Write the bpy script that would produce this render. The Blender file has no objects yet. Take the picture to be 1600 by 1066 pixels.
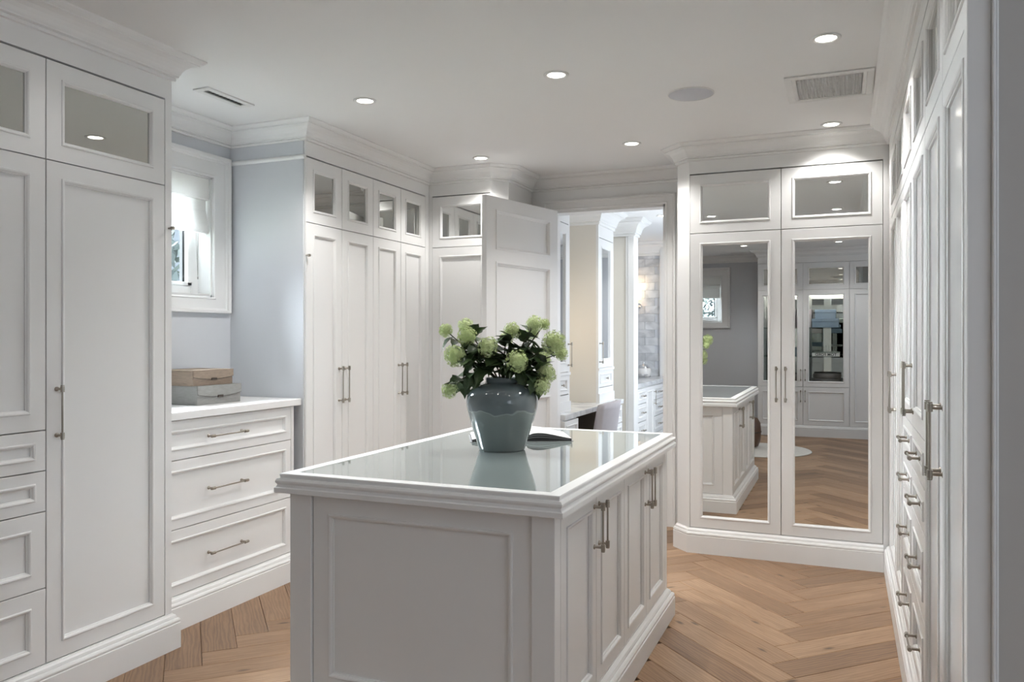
import bpy, math, random
from math import pi, sin, cos, radians
from mathutils import Vector, Matrix
random.seed(7)
S = bpy.context.scene
COL = S.collection
R = math.radians

# ------------------------------------------------------------------ camera
cam_d = bpy.data.cameras.new('camera')
cam = bpy.data.objects.new('camera', cam_d); COL.objects.link(cam)
cam.location = (0, 0, 1.42)
cam.rotation_euler = (pi/2, 0, 0.397)
cam_d.sensor_width = 36.0
cam_d.lens = 1240.0/1600*36.0
cam_d.shift_y = (528-533)/1600.0
cam_d.clip_start = 0.05
S.camera = cam

# ------------------------------------------------------------------ world, exposure
S.view_settings.view_transform = 'Standard'
S.view_settings.look = 'None'
S.view_settings.gamma = 1
S.view_settings.exposure = 0.60
S.view_settings.use_curve_mapping = False
W = bpy.data.worlds.new('sky'); S.world = W; W.use_nodes = True
bg = W.node_tree.nodes['Background']
bg.inputs[0].default_value = (0.80, 0.89, 1.0, 1)
bg.inputs[1].default_value = 1.7

def area_light(name, loc, rot, sx, sy, power, color):
    d = bpy.data.lights.new(name, 'AREA'); d.shape = 'RECTANGLE'; d.size = sx; d.size_y = sy
    d.energy = power; d.color = color
    o = bpy.data.objects.new(name, d); COL.objects.link(o); o.location = loc; o.rotation_euler = rot
    return o
# fill light in the openings of two unseen, added windows
LIGHT_RIGHT = area_light('fill_light_right', (2.18, 0.35, 1.55), (0, R(90), 0), 1.5, 1.9, 2.5, (0.86, 0.93, 1.0))
LIGHT_BATH = area_light('fill_light_bath', (-0.62, 8.2, 1.5), (0, R(90), 0), 1.5, 2.2, 17, (0.86, 0.93, 1.0))
SPOT = 33.0
# hazy daylight from the side of the small window
sd = bpy.data.lights.new('hazy_sun', 'SUN'); sd.energy = 115.0; sd.angle = R(75); sd.color = (0.86, 0.93, 1.0)
sun = bpy.data.objects.new('hazy_sun', sd); COL.objects.link(sun)
sun.rotation_euler = Vector((-1.0, 0.22, 0.50)).to_track_quat('Z', 'Y').to_euler()

# ------------------------------------------------------------------ materials
MATS = {}
def nt(name):
    m = bpy.data.materials.new(name); m.use_nodes = True
    n = m.node_tree; return m, n, n.nodes['Principled BSDF']
def plain(name, col, rough=0.5, metal=0.0, noise=0.03, scale=3.0, bump=0.0, bscale=60, spec=0.5, coat=0.0, ior=None, stretch=None):
    m, n, b = nt(name)
    tc = n.nodes.new('ShaderNodeTexCoord')
    nz = n.nodes.new('ShaderNodeTexNoise'); nz.inputs['Scale'].default_value = scale; nz.inputs['Detail'].default_value = 3
    src = tc.outputs['Object']
    if stretch:
        mp = n.nodes.new('ShaderNodeMapping'); mp.inputs['Scale'].default_value = stretch
        n.links.new(src, mp.inputs[0]); src = mp.outputs[0]
    n.links.new(src, nz.inputs['Vector'])
    mr = n.nodes.new('ShaderNodeMapRange'); mr.inputs[3].default_value = 1-noise; mr.inputs[4].default_value = 1+noise
    n.links.new(nz.outputs['Fac'], mr.inputs[0])
    mx = n.nodes.new('ShaderNodeVectorMath'); mx.operation = 'SCALE'; mx.inputs[0].default_value = col
    n.links.new(mr.outputs[0], mx.inputs['Scale'])
    n.links.new(mx.outputs[0], b.inputs['Base Color'])
    b.inputs['Roughness'].default_value = rough; b.inputs['Metallic'].default_value = metal
    b.inputs['Specular IOR Level'].default_value = spec
    if coat: b.inputs['Coat Weight'].default_value = coat; b.inputs['Coat Roughness'].default_value = 0.05
    if ior: b.inputs['IOR'].default_value = ior
    if bump:
        n2 = n.nodes.new('ShaderNodeTexNoise'); n2.inputs['Scale'].default_value = bscale; n2.inputs['Detail'].default_value = 2
        n.links.new(src, n2.inputs['Vector'])
        bp = n.nodes.new('ShaderNodeBump'); bp.inputs['Strength'].default_value = bump; bp.inputs['Distance'].default_value = 0.002
        n.links.new(n2.outputs['Fac'], bp.inputs['Height']); n.links.new(bp.outputs[0], b.inputs['Normal'])
    MATS[name] = m; return m
plain('paint', (0.80, 0.80, 0.795), 0.38, noise=0.01, scale=2)
plain('paint_gloss', (0.80, 0.80, 0.795), 0.16, noise=0.012, scale=2)
plain('trim', (0.82, 0.82, 0.815), 0.4, noise=0.01)
plain('wall', (0.60, 0.615, 0.645), 0.75, noise=0.015, bump=0.05, bscale=120)
plain('wall_warm', (0.50, 0.485, 0.465), 0.75, noise=0.015, bump=0.05, bscale=120)
plain('wall_cream', (0.74, 0.71, 0.65), 0.7, noise=0.015)
plain('ceiling', (0.83, 0.83, 0.83), 0.8, noise=0.015, scale=1.2)
plain('nickel', (0.38, 0.35, 0.305), 0.28, metal=1.0, noise=0.05, scale=30)
plain('mirror', (0.90, 0.915, 0.91), 0.0, metal=1.0, noise=0.004)
plain('mirror_grey', (0.56, 0.57, 0.55), 0.01, metal=1.0, noise=0.01)
plain('island_glass', (0.30, 0.345, 0.335), 0.012, noise=0.02, ior=2.2, coat=0.7)
plain('quartz', (0.86, 0.86, 0.855), 0.25, noise=0.02, scale=6)
plain('dark_gap', (0.03, 0.03, 0.03), 0.8)
plain('grey_cloth', (0.25, 0.245, 0.235), 0.85, noise=0.22, scale=30, bump=0.3, bscale=260, stretch=(1, 1, 6))
plain('tan_cloth', (0.25, 0.19, 0.145), 0.85, noise=0.30, scale=30, bump=0.3, bscale=260, stretch=(1, 1, 6))
plain('brown_leather', (0.10, 0.045, 0.02), 0.45, noise=0.2, scale=12)
plain('dark_leather', (0.035, 0.022, 0.014), 0.5)
plain('rug_pile', (0.66, 0.64, 0.60), 0.95, noise=0.12, scale=40, bump=0.6, bscale=90)
plain('chair_cloth', (0.50, 0.475, 0.50), 0.9, noise=0.05, scale=20, bump=0.15, bscale=200)
plain('blue_box', (0.20, 0.26, 0.34), 0.7, noise=0.05)
plain('pink_box', (0.50, 0.44, 0.45), 0.7, noise=0.05)
plain('hat_box', (0.17, 0.15, 0.14), 0.7, noise=0.08)
plain('ink', (0.015, 0.015, 0.016), 0.6)
plain('page', (0.84, 0.83, 0.81), 0.7, noise=0.03)
plain('page_edge', (0.36, 0.36, 0.37), 0.6, noise=0.1, scale=40)
plain('stem', (0.045, 0.05, 0.022), 0.6, noise=0.2, scale=40)
plain('speaker_cloth', (0.55, 0.56, 0.60), 0.9, noise=0.04, scale=200)
plain('vent_metal', (0.74, 0.74, 0.73), 0.4, noise=0.01)
plain('vent_dark', (0.06, 0.06, 0.06), 0.8)
plain('kneehole', (0.10, 0.075, 0.055), 0.6, noise=0.1)
plain('siding', (0.13, 0.145, 0.165), 0.8, noise=0.15, scale=8, stretch=(1, 1, 8))
plain('bark', (0.10, 0.08, 0.06), 0.9, noise=0.3, scale=20)
plain('bath_floor', (0.6, 0.59, 0.57), 0.3, noise=0.05)
plain('ground', (0.16, 0.17, 0.12), 0.9, noise=0.3)
plain('brass', (0.60, 0.40, 0.22), 0.25, metal=1.0)
plain('subfloor', (0.16, 0.10, 0.065), 0.8)
plain('silver', (0.7, 0.7, 0.7), 0.15, metal=1.0)
plain('glaze_white', (0.75, 0.74, 0.72), 0.2)

def emit(name, col, strength):
    m, n, b = nt(name)
    b.inputs['Base Color'].default_value = (*col, 1)
    b.inputs['Emission Color'].default_value = (*col, 1); b.inputs['Emission Strength'].default_value = strength
    MATS[name] = m
emit('lamp_lens', (1.0, 0.95, 0.86), 9.0)
emit('sconce_shade', (1.0, 0.82, 0.58), 2.2)

def glass(name, tint, rough=0.0):
    m, n, b = nt(name)
    tr = n.nodes.new('ShaderNodeBsdfTransparent'); tr.inputs[0].default_value = (*tint, 1)
    gl = n.nodes.new('ShaderNodeBsdfGlossy'); gl.inputs['Roughness'].default_value = rough
    fr = n.nodes.new('ShaderNodeFresnel'); fr.inputs[0].default_value = 1.45
    mx = n.nodes.new('ShaderNodeMixShader')
    ge = n.nodes.new('ShaderNodeNewGeometry')
    mu = n.nodes.new('ShaderNodeMath'); mu.operation = 'MULTIPLY_ADD'; mu.inputs[1].default_value = -1.0; mu.inputs[2].default_value = 1.0
    n.links.new(ge.outputs['Backfacing'], mu.inputs[0])
    m2 = n.nodes.new('ShaderNodeMath'); m2.operation = 'MULTIPLY'
    n.links.new(mu.outputs[0], m2.inputs[0]); n.links.new(fr.outputs[0], m2.inputs[1])
    n.links.new(m2.outputs[0], mx.inputs[0]); n.links.new(tr.outputs[0], mx.inputs[1]); n.links.new(gl.outputs[0], mx.inputs[2])
    n.links.new(mx.outputs[0], n.nodes['Material Output'].inputs['Surface'])
    MATS[name] = m
glass('pane', (0.96, 0.98, 0.98)); glass('shelf_glass', (0.72, 0.82, 0.80))

def leafmat(name, c1, c2, scale=25, rough=0.5, trans=0.0):
    m, n, b = nt(name)
    oi = n.nodes.new('ShaderNodeObjectInfo'); tc = n.nodes.new('ShaderNodeTexCoord')
    nz = n.nodes.new('ShaderNodeTexNoise'); nz.inputs['Scale'].default_value = scale
    n.links.new(tc.outputs['Object'], nz.inputs['Vector'])
    ad = n.nodes.new('ShaderNodeMath'); ad.operation = 'MULTIPLY_ADD'; ad.inputs[1].default_value = 0.45
    n.links.new(oi.outputs['Random'], ad.inputs[0])
    sb = n.nodes.new('ShaderNodeMath'); sb.operation = 'SUBTRACT'; sb.inputs[1].default_value = 0.22
    n.links.new(nz.outputs['Fac'], sb.inputs[0]); n.links.new(sb.outputs[0], ad.inputs[2])
    mx = n.nodes.new('ShaderNodeMix'); mx.data_type = 'RGBA'
    mx.inputs[6].default_value = (*c1, 1); mx.inputs[7].default_value = (*c2, 1)
    n.links.new(ad.outputs[0], mx.inputs[0]); n.links.new(mx.outputs[2], b.inputs['Base Color'])
    b.inputs['Roughness'].default_value = rough
    if trans: b.inputs['Subsurface Weight'].default_value = 0
    MATS[name] = m
def shademat():
    m, n, b = nt('shade_cloth')
    tc = n.nodes.new('ShaderNodeTexCoord'); nz = n.nodes.new('ShaderNodeTexNoise'); nz.inputs['Scale'].default_value = 180
    n.links.new(tc.outputs['Object'], nz.inputs['Vector'])
    rp = n.nodes.new('ShaderNodeValToRGB'); rp.color_ramp.elements[0].color = (.78, .775, .76, 1); rp.color_ramp.elements[1].color = (.86, .855, .84, 1)
    n.links.new(nz.outputs['Fac'], rp.inputs[0]); n.links.new(rp.outputs[0], b.inputs['Base Color']); b.inputs['Roughness'].default_value = .9
    tl = n.nodes.new('ShaderNodeBsdfTranslucent'); n.links.new(rp.outputs[0], tl.inputs[0])
    mx = n.nodes.new('ShaderNodeMixShader'); mx.inputs[0].default_value = .20
    n.links.new(b.outputs[0], mx.inputs[1]); n.links.new(tl.outputs[0], mx.inputs[2])
    n.links.new(mx.outputs[0], n.nodes['Material Output'].inputs['Surface'])
    MATS['shade_cloth'] = m
shademat()
leafmat('leaf', (0.018, 0.040, 0.018), (0.085, 0.135, 0.05), 18, 0.42)
leafmat('petal', (0.42, 0.53, 0.20), (0.80, 0.86, 0.55), 60, 0.75)
leafmat('tree_leaf', (0.018, 0.026, 0.024), (0.06, 0.075, 0.072), 3, 0.6)

def woodmat():
    m, n, b = nt('oak')
    tc = n.nodes.new('ShaderNodeTexCoord'); oi = n.nodes.new('ShaderNodeObjectInfo')
    of = n.nodes.new('ShaderNodeVectorMath'); of.operation = 'MULTIPLY_ADD'
    of.inputs[1].default_value = (17, 31, 13)
    cb = n.nodes.new('ShaderNodeCombineXYZ')
    for i in range(3): n.links.new(oi.outputs['Random'], cb.inputs[i])
    n.links.new(cb.outputs[0], of.inputs[0]); n.links.new(tc.outputs['Object'], of.inputs[2])
    mp = n.nodes.new('ShaderNodeMapping'); mp.inputs['Scale'].default_value = (1.3, 9, 4)
    n.links.new(of.outputs[0], mp.inputs[0])
    n1 = n.nodes.new('ShaderNodeTexNoise'); n1.inputs['Scale'].default_value = 1.6; n1.inputs['Detail'].default_value = 5; n1.inputs['Distortion'].default_value = 1.2
    n.links.new(mp.outputs[0], n1.inputs['Vector'])
    wv = n.nodes.new('ShaderNodeTexWave'); wv.wave_type = 'RINGS'; wv.rings_direction = 'Z'
    wv.inputs['Scale'].default_value = 3.0; wv.inputs['Distortion'].default_value = 9; wv.inputs['Detail'].default_value = 3; wv.inputs['Detail Scale'].default_value = 1.4
    mp2 = n.nodes.new('ShaderNodeMapping'); mp2.inputs['Scale'].default_value = (0.9, 6, 3)
    n.links.new(of.outputs[0], mp2.inputs[0]); n.links.new(mp2.outputs[0], wv.inputs['Vector'])
    mp3 = n.nodes.new('ShaderNodeMapping'); mp3.inputs['Scale'].default_value = (3, 90, 20)
    n.links.new(of.outputs[0], mp3.inputs[0])
    n3 = n.nodes.new('ShaderNodeTexNoise'); n3.inputs['Scale'].default_value = 2.0; n3.inputs['Detail'].default_value = 2
    n.links.new(mp3.outputs[0], n3.inputs['Vector'])
    rp = n.nodes.new('ShaderNodeValToRGB')
    e = rp.color_ramp.elements
    e[0].position = 0.0; e[0].color = (0.090, 0.047, 0.025, 1)
    e[1].position = 1.0; e[1].color = (0.47, 0.305, 0.185, 1)
    x = rp.color_ramp.elements.new(0.5); x.color = (0.270, 0.158, 0.088, 1)
    a1 = n.nodes.new('ShaderNodeMath'); a1.operation = 'MULTIPLY_ADD'; a1.inputs[1].default_value = 0.55
    n.links.new(n1.outputs['Fac'], a1.inputs[0])
    a2 = n.nodes.new('ShaderNodeMath'); a2.operation = 'MULTIPLY_ADD'; a2.inputs[1].default_value = 0.20
    n.links.new(wv.outputs['Fac'], a2.inputs[0])
    a3 = n.nodes.new('ShaderNodeMath'); a3.operation = 'MULTIPLY_ADD'; a3.inputs[1].default_value = 0.52; a3.inputs[2].default_value = -0.20
    n.links.new(oi.outputs['Random'], a3.inputs[0])
    n.links.new(a3.outputs[0], a2.inputs[2]); n.links.new(a2.outputs[0], a1.inputs[2])
    a4 = n.nodes.new('ShaderNodeMath'); a4.operation = 'MULTIPLY_ADD'; a4.inputs[1].default_value = 0.18
    n.links.new(n3.outputs['Fac'], a4.inputs[0]); n.links.new(a1.outputs[0], a4.inputs[2])
    n.links.new(a4.outputs[0], rp.inputs[0])
    vk = n.nodes.new('ShaderNodeTexVoronoi'); vk.inputs['Scale'].default_value = 1.7
    mk = n.nodes.new('ShaderNodeMapping'); mk.inputs['Scale'].default_value = (1.6, 4, 1)
    n.links.new(of.outputs[0], mk.inputs[0]); n.links.new(mk.outputs[0], vk.inputs['Vector'])
    kr = n.nodes.new('ShaderNodeMapRange'); kr.inputs[1].default_value = 0.03; kr.inputs[2].default_value = 0.11; kr.inputs[3].default_value = 0.85; kr.inputs[4].default_value = 0.0
    n.links.new(vk.outputs['Distance'], kr.inputs[0])
    km = n.nodes.new('ShaderNodeMix'); km.data_type = 'RGBA'; km.inputs[7].default_value = (0.055, 0.028, 0.015, 1)
    n.links.new(kr.outputs[0], km.inputs[0]); n.links.new(rp.outputs[0], km.inputs[6]); n.links.new(km.outputs[2], b.inputs['Base Color'])
    b.inputs['Roughness'].default_value = 0.42
    bp = n.nodes.new('ShaderNodeBump'); bp.inputs['Strength'].default_value = 0.12; bp.inputs['Distance'].default_value = 0.002
    n.links.new(n3.outputs['Fac'], bp.inputs['Height']); n.links.new(bp.outputs[0], b.inputs['Normal'])
    MATS['oak'] = m
woodmat()

def vasemat():
    m, n, b = nt('vase_glaze')
    tc = n.nodes.new('ShaderNodeTexCoord'); sp = n.nodes.new('ShaderNodeSeparateXYZ')
    n.links.new(tc.outputs['Object'], sp.inputs[0])
    nz = n.nodes.new('ShaderNodeTexNoise'); nz.inputs['Scale'].default_value = 7
    n.links.new(tc.outputs['Object'], nz.inputs['Vector'])
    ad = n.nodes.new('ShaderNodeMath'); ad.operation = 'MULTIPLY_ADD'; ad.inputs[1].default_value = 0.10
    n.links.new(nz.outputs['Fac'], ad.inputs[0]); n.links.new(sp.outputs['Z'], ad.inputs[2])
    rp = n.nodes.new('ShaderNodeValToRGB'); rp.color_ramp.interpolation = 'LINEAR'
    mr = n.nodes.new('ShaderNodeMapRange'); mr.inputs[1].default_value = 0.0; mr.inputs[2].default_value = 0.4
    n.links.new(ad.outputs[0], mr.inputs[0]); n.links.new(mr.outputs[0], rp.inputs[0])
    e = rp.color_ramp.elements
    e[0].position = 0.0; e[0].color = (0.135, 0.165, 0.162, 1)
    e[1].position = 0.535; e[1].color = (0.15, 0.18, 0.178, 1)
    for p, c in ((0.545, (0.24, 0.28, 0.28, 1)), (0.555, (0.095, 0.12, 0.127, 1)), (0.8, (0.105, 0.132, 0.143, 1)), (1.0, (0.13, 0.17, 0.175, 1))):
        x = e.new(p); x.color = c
    sc = n.nodes.new('ShaderNodeTexVoronoi'); sc.inputs['Scale'].default_value = 16
    mp = n.nodes.new('ShaderNodeMapping'); mp.inputs['Scale'].default_value = (1, 1, 0.35)
    n.links.new(tc.outputs['Object'], mp.inputs[0]); n.links.new(mp.outputs[0], sc.inputs['Vector'])
    lt = n.nodes.new('ShaderNodeMath'); lt.operation = 'LESS_THAN'; lt.inputs[1].default_value = 0.10
    n.links.new(sc.outputs['Distance'], lt.inputs[0])
    mx = n.nodes.new('ShaderNodeMix'); mx.data_type = 'RGBA'; mx.inputs[7].default_value = (0.36, 0.37, 0.33, 1)
    n.links.new(lt.outputs[0], mx.inputs[0]); n.links.new(rp.outputs[0], mx.inputs[6])
    n.links.new(mx.outputs[2], b.inputs['Base Color'])
    b.inputs['Roughness'].default_value = 0.09; b.inputs['Coat Weight'].default_value = 0.5
    MATS['vase_glaze'] = m
vasemat()

def marblemat():
    m, n, b = nt('marble')
    tc = n.nodes.new('ShaderNodeTexCoord'); oi = n.nodes.new('ShaderNodeObjectInfo')
    ad = n.nodes.new('ShaderNodeVectorMath'); ad.operation = 'MULTIPLY_ADD'; ad.inputs[1].default_value = (9, 13, 7)
    cb = n.nodes.new('ShaderNodeCombineXYZ')
    for i in range(3): n.links.new(oi.outputs['Random'], cb.inputs[i])
    n.links.new(cb.outputs[0], ad.inputs[0]); n.links.new(tc.outputs['Object'], ad.inputs[2])
    nz = n.nodes.new('ShaderNodeTexNoise'); nz.inputs['Scale'].default_value = 5; nz.inputs['Detail'].default_value = 5; nz.inputs['Distortion'].default_value = .8
    n.links.new(ad.outputs[0], nz.inputs['Vector'])
    rp = n.nodes.new('ShaderNodeValToRGB'); e = rp.color_ramp.elements
    e[0].position = 0.30; e[0].color = (0.50, 0.51, 0.525, 1); e[1].position = 0.58; e[1].color = (0.78, 0.79, 0.80, 1)
    n.links.new(nz.outputs['Fac'], rp.inputs[0])
    mu = n.nodes.new('ShaderNodeVectorMath'); mu.operation = 'SCALE'
    mr = n.nodes.new('ShaderNodeMapRange'); mr.inputs[3].default_value = 0.75; mr.inputs[4].default_value = 1.05
    n.links.new(oi.outputs['Random'], mr.inputs[0]); n.links.new(rp.outputs[0], mu.inputs[0]); n.links.new(mr.outputs[0], mu.inputs['Scale'])
    n.links.new(mu.outputs[0], b.inputs['Base Color'])
    b.inputs['Roughness'].default_value = 0.2
    MATS['marble'] = m
marblemat()

# ------------------------------------------------------------------ mesh helpers
class MB:
    def __init__(s): s.v = []; s.f = []; s.sm = []
    def add(s, vs, fs, smooth=False):
        o = len(s.v); s.v += [tuple(p) for p in vs]
        for f in fs: s.f.append(tuple(i+o for i in f)); s.sm.append(smooth)
        return s
    def box(s, x0, x1, y0, y1, z0, z1, c=0.0):
        if x0 > x1: x0, x1 = x1, x0
        if y0 > y1: y0, y1 = y1, y0
        if z0 > z1: z0, z1 = z1, z0
        if c <= 0:
            v = [(x, y, z) for z in (z0, z1) for y in (y0, y1) for x in (x0, x1)]
            return s.add(v, [(0, 2, 3, 1), (4, 5, 7, 6), (0, 1, 5, 4), (2, 6, 7, 3), (0, 4, 6, 2), (1, 3, 7, 5)])
        # chamfered box
        vs = []; idx = {}
        for ix, X in enumerate((x0, x1)):
            for iy, Y in enumerate((y0, y1)):
                for iz, Z in enumerate((z0, z1)):
                    sx, sy, sz = (1, -1)[ix], (1, -1)[iy], (1, -1)[iz]
                    idx[ix, iy, iz, 0] = len(vs); vs.append((X, Y+sy*c, Z+sz*c))
                    idx[ix, iy, iz, 1] = len(vs); vs.append((X+sx*c, Y, Z+sz*c))
                    idx[ix, iy, iz, 2] = len(vs); vs.append((X+sx*c, Y+sy*c, Z))
        fs = []
        q = [(0, 0), (0, 1), (1, 1), (1, 0)]
        for a in (0, 1):
            fs.append([idx[a, i, j, 0] for i, j in q]); fs.append([idx[i, a, j, 1] for i, j in q]); fs.append([idx[i, j, a, 2] for i, j in q])
        for i in (0, 1):
            for j in (0, 1):
                fs.append([idx[i, j, 0, 0], idx[i, j, 1, 0], idx[i, j, 1, 1], idx[i, j, 0, 1]])
                fs.append([idx[i, 0, j, 0], idx[i, 1, j, 0], idx[i, 1, j, 2], idx[i, 0, j, 2]])
                fs.append([idx[0, i, j, 1], idx[1, i, j, 1], idx[1, i, j, 2], idx[0, i, j, 2]])
        for i in (0, 1):
            for j in (0, 1):
                for k in (0, 1): fs.append([idx[i, j, k, 0], idx[i, j, k, 1], idx[i, j, k, 2]])
        return s.add(vs, fs)
    def tube(s, pts, rad, n=8, cap=True):
        pts = [Vector(p) for p in pts]; rings = []
        if not isinstance(rad, (list, tuple)): rad = [rad]*len(pts)
        t0 = (pts[1]-pts[0]).normalized()
        up = Vector((0, 0, 1)) if abs(t0.z) < 0.9 else Vector((1, 0, 0))
        a = t0.cross(up).normalized()
        vs = []; fs = []
        for i, p in enumerate(pts):
            t = (pts[min(i+1, len(pts)-1)]-pts[max(i-1, 0)]).normalized()
            a = (a - t*a.dot(t)).normalized(); b = t.cross(a)
            for k in range(n):
                th = 2*pi*k/n; vs.append(p+(a*cos(th)+b*sin(th))*rad[i])
        for i in range(len(pts)-1):
            for k in range(n):
                fs.append((i*n+k, i*n+(k+1) % n, (i+1)*n+(k+1) % n, (i+1)*n+k))
        s.add(vs, fs, True)
        if cap:
            s.add(vs[:n], [tuple(range(n))[::-1]]); s.add(vs[-n:], [tuple(range(n))])
        return s
    def lathe(s, prof, n=32, c=(0, 0, 0), smooth=True):
        vs = []; fs = []
        for r, z in prof:
            for k in range(n):
                th = 2*pi*k/n; vs.append((c[0]+r*cos(th), c[1]+r*sin(th), c[2]+z))
        for i in range(len(prof)-1):
            for k in range(n):
                fs.append((i*n+k, i*n+(k+1) % n, (i+1)*n+(k+1) % n, (i+1)*n+k))
        return s.add(vs, fs, smooth)
    def rect_loops(s, x0, x1, z0, z1, prof, cap=False):
        """prof: list of (inset, y); rectangle rings in the XZ plane joined one to the next"""
        vs = []; fs = []
        for i, y in prof:
            vs += [(x0+i, y, z0+i), (x1-i, y, z0+i), (x1-i, y, z1-i), (x0+i, y, z1-i)]
        for k in range(len(prof)-1):
            for j in range(4):
                a = k*4+j; b = k*4+(j+1) % 4
                fs.append((a, b, b+4, a+4))
        if cap: fs.append(tuple(range(len(vs)-4, len(vs))))
        return s.add(vs, fs)
    def sweep(s, path, prof, i0=0, i1=None, closed=False):
        """profile (out, z) along a polyline in XY; out points to the right of travel; mitred. segments i0..i1 only"""
        n = len(path)
        def nrm(a, b):
            d = (Vector(b)-Vector(a)).normalized(); return Vector((d.y, -d.x))
        rows = []
        for i in range(n):
            prev = nrm(path[i-1], path[i]) if (i > 0 or closed) else None
            nxt = nrm(path[i], path[(i+1) % n]) if (i < n-1 or closed) else None
            if prev is None: m = nxt
            elif nxt is None: m = prev
            else: m = (prev+nxt)/(1+prev.dot(nxt))
            rows.append([(path[i][0]+m.x*o, path[i][1]+m.y*o, z) for o, z in prof])
        if closed: rows.append(rows[0])
        if i1 is None: i1 = len(rows)-1
        rows = rows[i0:i1+1]; k = len(prof)
        vs = [p for r in rows for p in r]; fs = []
        for i in range(len(rows)-1):
            for j in range(k-1):
                fs.append((i*k+j, (i+1)*k+j, (i+1)*k+j+1, i*k+j+1))
        if not closed:
            fs.append(tuple(range(k))); fs.append(tuple(range((len(rows)-1)*k, len(rows)*k))[::-1])
        return s.add(vs, fs)
    def mesh(s, name, mat):
        me = bpy.data.meshes.new(name); me.from_pydata(s.v, [], s.f)
        me.polygons.foreach_set('use_smooth', s.sm)
        me.materials.append(MATS[mat]); me.validate(); me.update()
        import bmesh
        bm = bmesh.new(); bm.from_mesh(me); bmesh.ops.recalc_face_normals(bm, faces=bm.faces); bm.to_mesh(me); bm.free()
        return me
    def build(s, name, mat, parent=None, loc=(0, 0, 0), rotz=0, **tags):
        return put(name, s.mesh(name, mat), parent, loc, rotz, **tags)

def put(name, me, parent=None, loc=(0, 0, 0), rotz=0, **tags):
    o = bpy.data.objects.new(name, me); COL.objects.link(o)
    o.parent = parent; o.location = loc; o.rotation_euler = (0, 0, rotz)
    for k, v in tags.items():
        if v is not None: o[k] = v
    return o
def thing(name, label, cat, loc=(0, 0, 0), rotz=0, group=None):
    return put(name, None, None, loc, rotz, label=label, category=cat, group=group)
def struct(name, mb, mat, label, cat='wall', **kw):
    return mb.build(name, mat, kind='structure', label=label, category=cat, **kw)

# ------------------------------------------------------------------ constants
ZC = 2.70; XA = -2.84; XB = -3.0; XC = -2.955; XF = 0.247; YD = 5.39; YE = 5.32; YW = 5.97
ZT = 2.11; ZTOP = 2.50; ZP = 0.163; XL = -3.52

# ------------------------------------------------------------------ room shell
fl = struct('floor', MB().box(-3.7, 2.3, -2.3, 6.0, -0.12, -0.021), 'subfloor', 'oak herringbone plank floor of the dressing room', 'floor')
Lp, Wp = 0.84, 0.152
plank_me = MB().box(-Lp/2+.0006, Lp/2-.0006, -Wp/2+.0006, Wp/2-.0006, -0.02, 0, 0.0022).mesh('plank', 'oak')
def used_floor(x, y):
    if -1.72 < x < -0.98 and 2.55 < y < 3.85: return False
    if y > 2.0 and x > 0.62: return False
    if x < -3.25 or x > 2.1 or y > 6.05 or y < -1.75: return False
    if y < 2.6 and x < -3.1: return False
    if x < -3.1 and y > 3.2: return False
    if x < -2.6 and y > 5.6: return False
    if x > -0.7 and y > 5.62: return False
    return True
cnt = 0
u = 1/math.sqrt(2)
X0, Y0 = -0.19 + 0.0, 3.94
a_dir = Vector((u, u)); b_dir = Vector((-u, u))
# herringbone on a grid: rotated axes; block of one plank along a, one along b
for k in range(-60, 60):
    for j in range(-14, 14):
        # plank along a: corner at lattice point
        base = Vector((X0, Y0)) + (a_dir+b_dir)*(Wp*k) + (a_dir-b_dir)*(Lp*j)
        c1 = base + a_dir*(Lp/2) + b_dir*(Wp/2)
        c2 = base + b_dir*(Lp/2 + Wp) + a_dir*(Wp/2 - 0*Wp) - b_dir*0
        for c, ang in ((c1, pi/4), (c2, 3*pi/4)):
            if used_floor(c.x, c.y) and cnt < 299:
                put('plank', plank_me, fl, (c.x, c.y, 0), ang); cnt += 1
print('planks', cnt)

ceil = struct('ceiling', MB().box(-3.7, 2.3, -2.3, 5.98, ZC, ZC+0.1), 'ceiling', 'flat white ceiling of the dressing room', 'ceiling')
struct('ceiling_bath', MB().box(-2.9, -0.6, 6.1, 10.7, ZC, ZC+0.1), 'ceiling', 'white ceiling beyond the doorway', 'ceiling')

# left wall with the small window
WY0, WY1, WZ0, WZ1 = 2.92, 3.715, 1.664, 2.385
w = MB().box(XL-.15, XL, -2.3, WY0, 0, ZC).box(XL-.15, XL, WY1, 6.1, 0, ZC).box(XL-.15, XL, WY0, WY1, 0, WZ0).box(XL-.15, XL, WY0, WY1, WZ1, ZC)
struct('wall_left', w, 'wall', 'pale blue grey wall around the small window')
# wall with the doorway
OX0, OX1, OZ = -2.15, -1.247, 2.43
w = MB().box(-3.67, OX0, YW, YW+.13, 0, ZC).box(OX1, 0.9, YW, YW+.13, 0, ZC).box(OX0, OX1, YW, YW+.13, OZ, ZC)
struct('wall_far', w, 'trim', 'white wall around the doorway')
# wall behind the right-hand cabinets
struct('wall_right', MB().box(0.88, 0.98, 1.97, 5.97, 0, ZC), 'wall_warm', 'wall behind the right-hand run of cabinets')
struct('wall_nook', MB().box(0.297, 2.3, 1.93, 2.0, 0, ZC), 'wall_warm', 'warm grey wall at the right edge of the picture')
struct('trim_nook', MB().box(0.239, 0.284, 1.925, 1.97, 0, ZC, .002), 'paint', 'flat white end strip beside the right-hand cabinets', 'trim')
struct('trim_nook_bead', MB().box(0.284, 0.291, 1.916, 1.97, 0, ZC, .002).box(.291, .297, 1.922, 1.97, 0, ZC, .002), 'paint', 'narrow bead moulding between white end strip and grey wall', 'trim')
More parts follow.
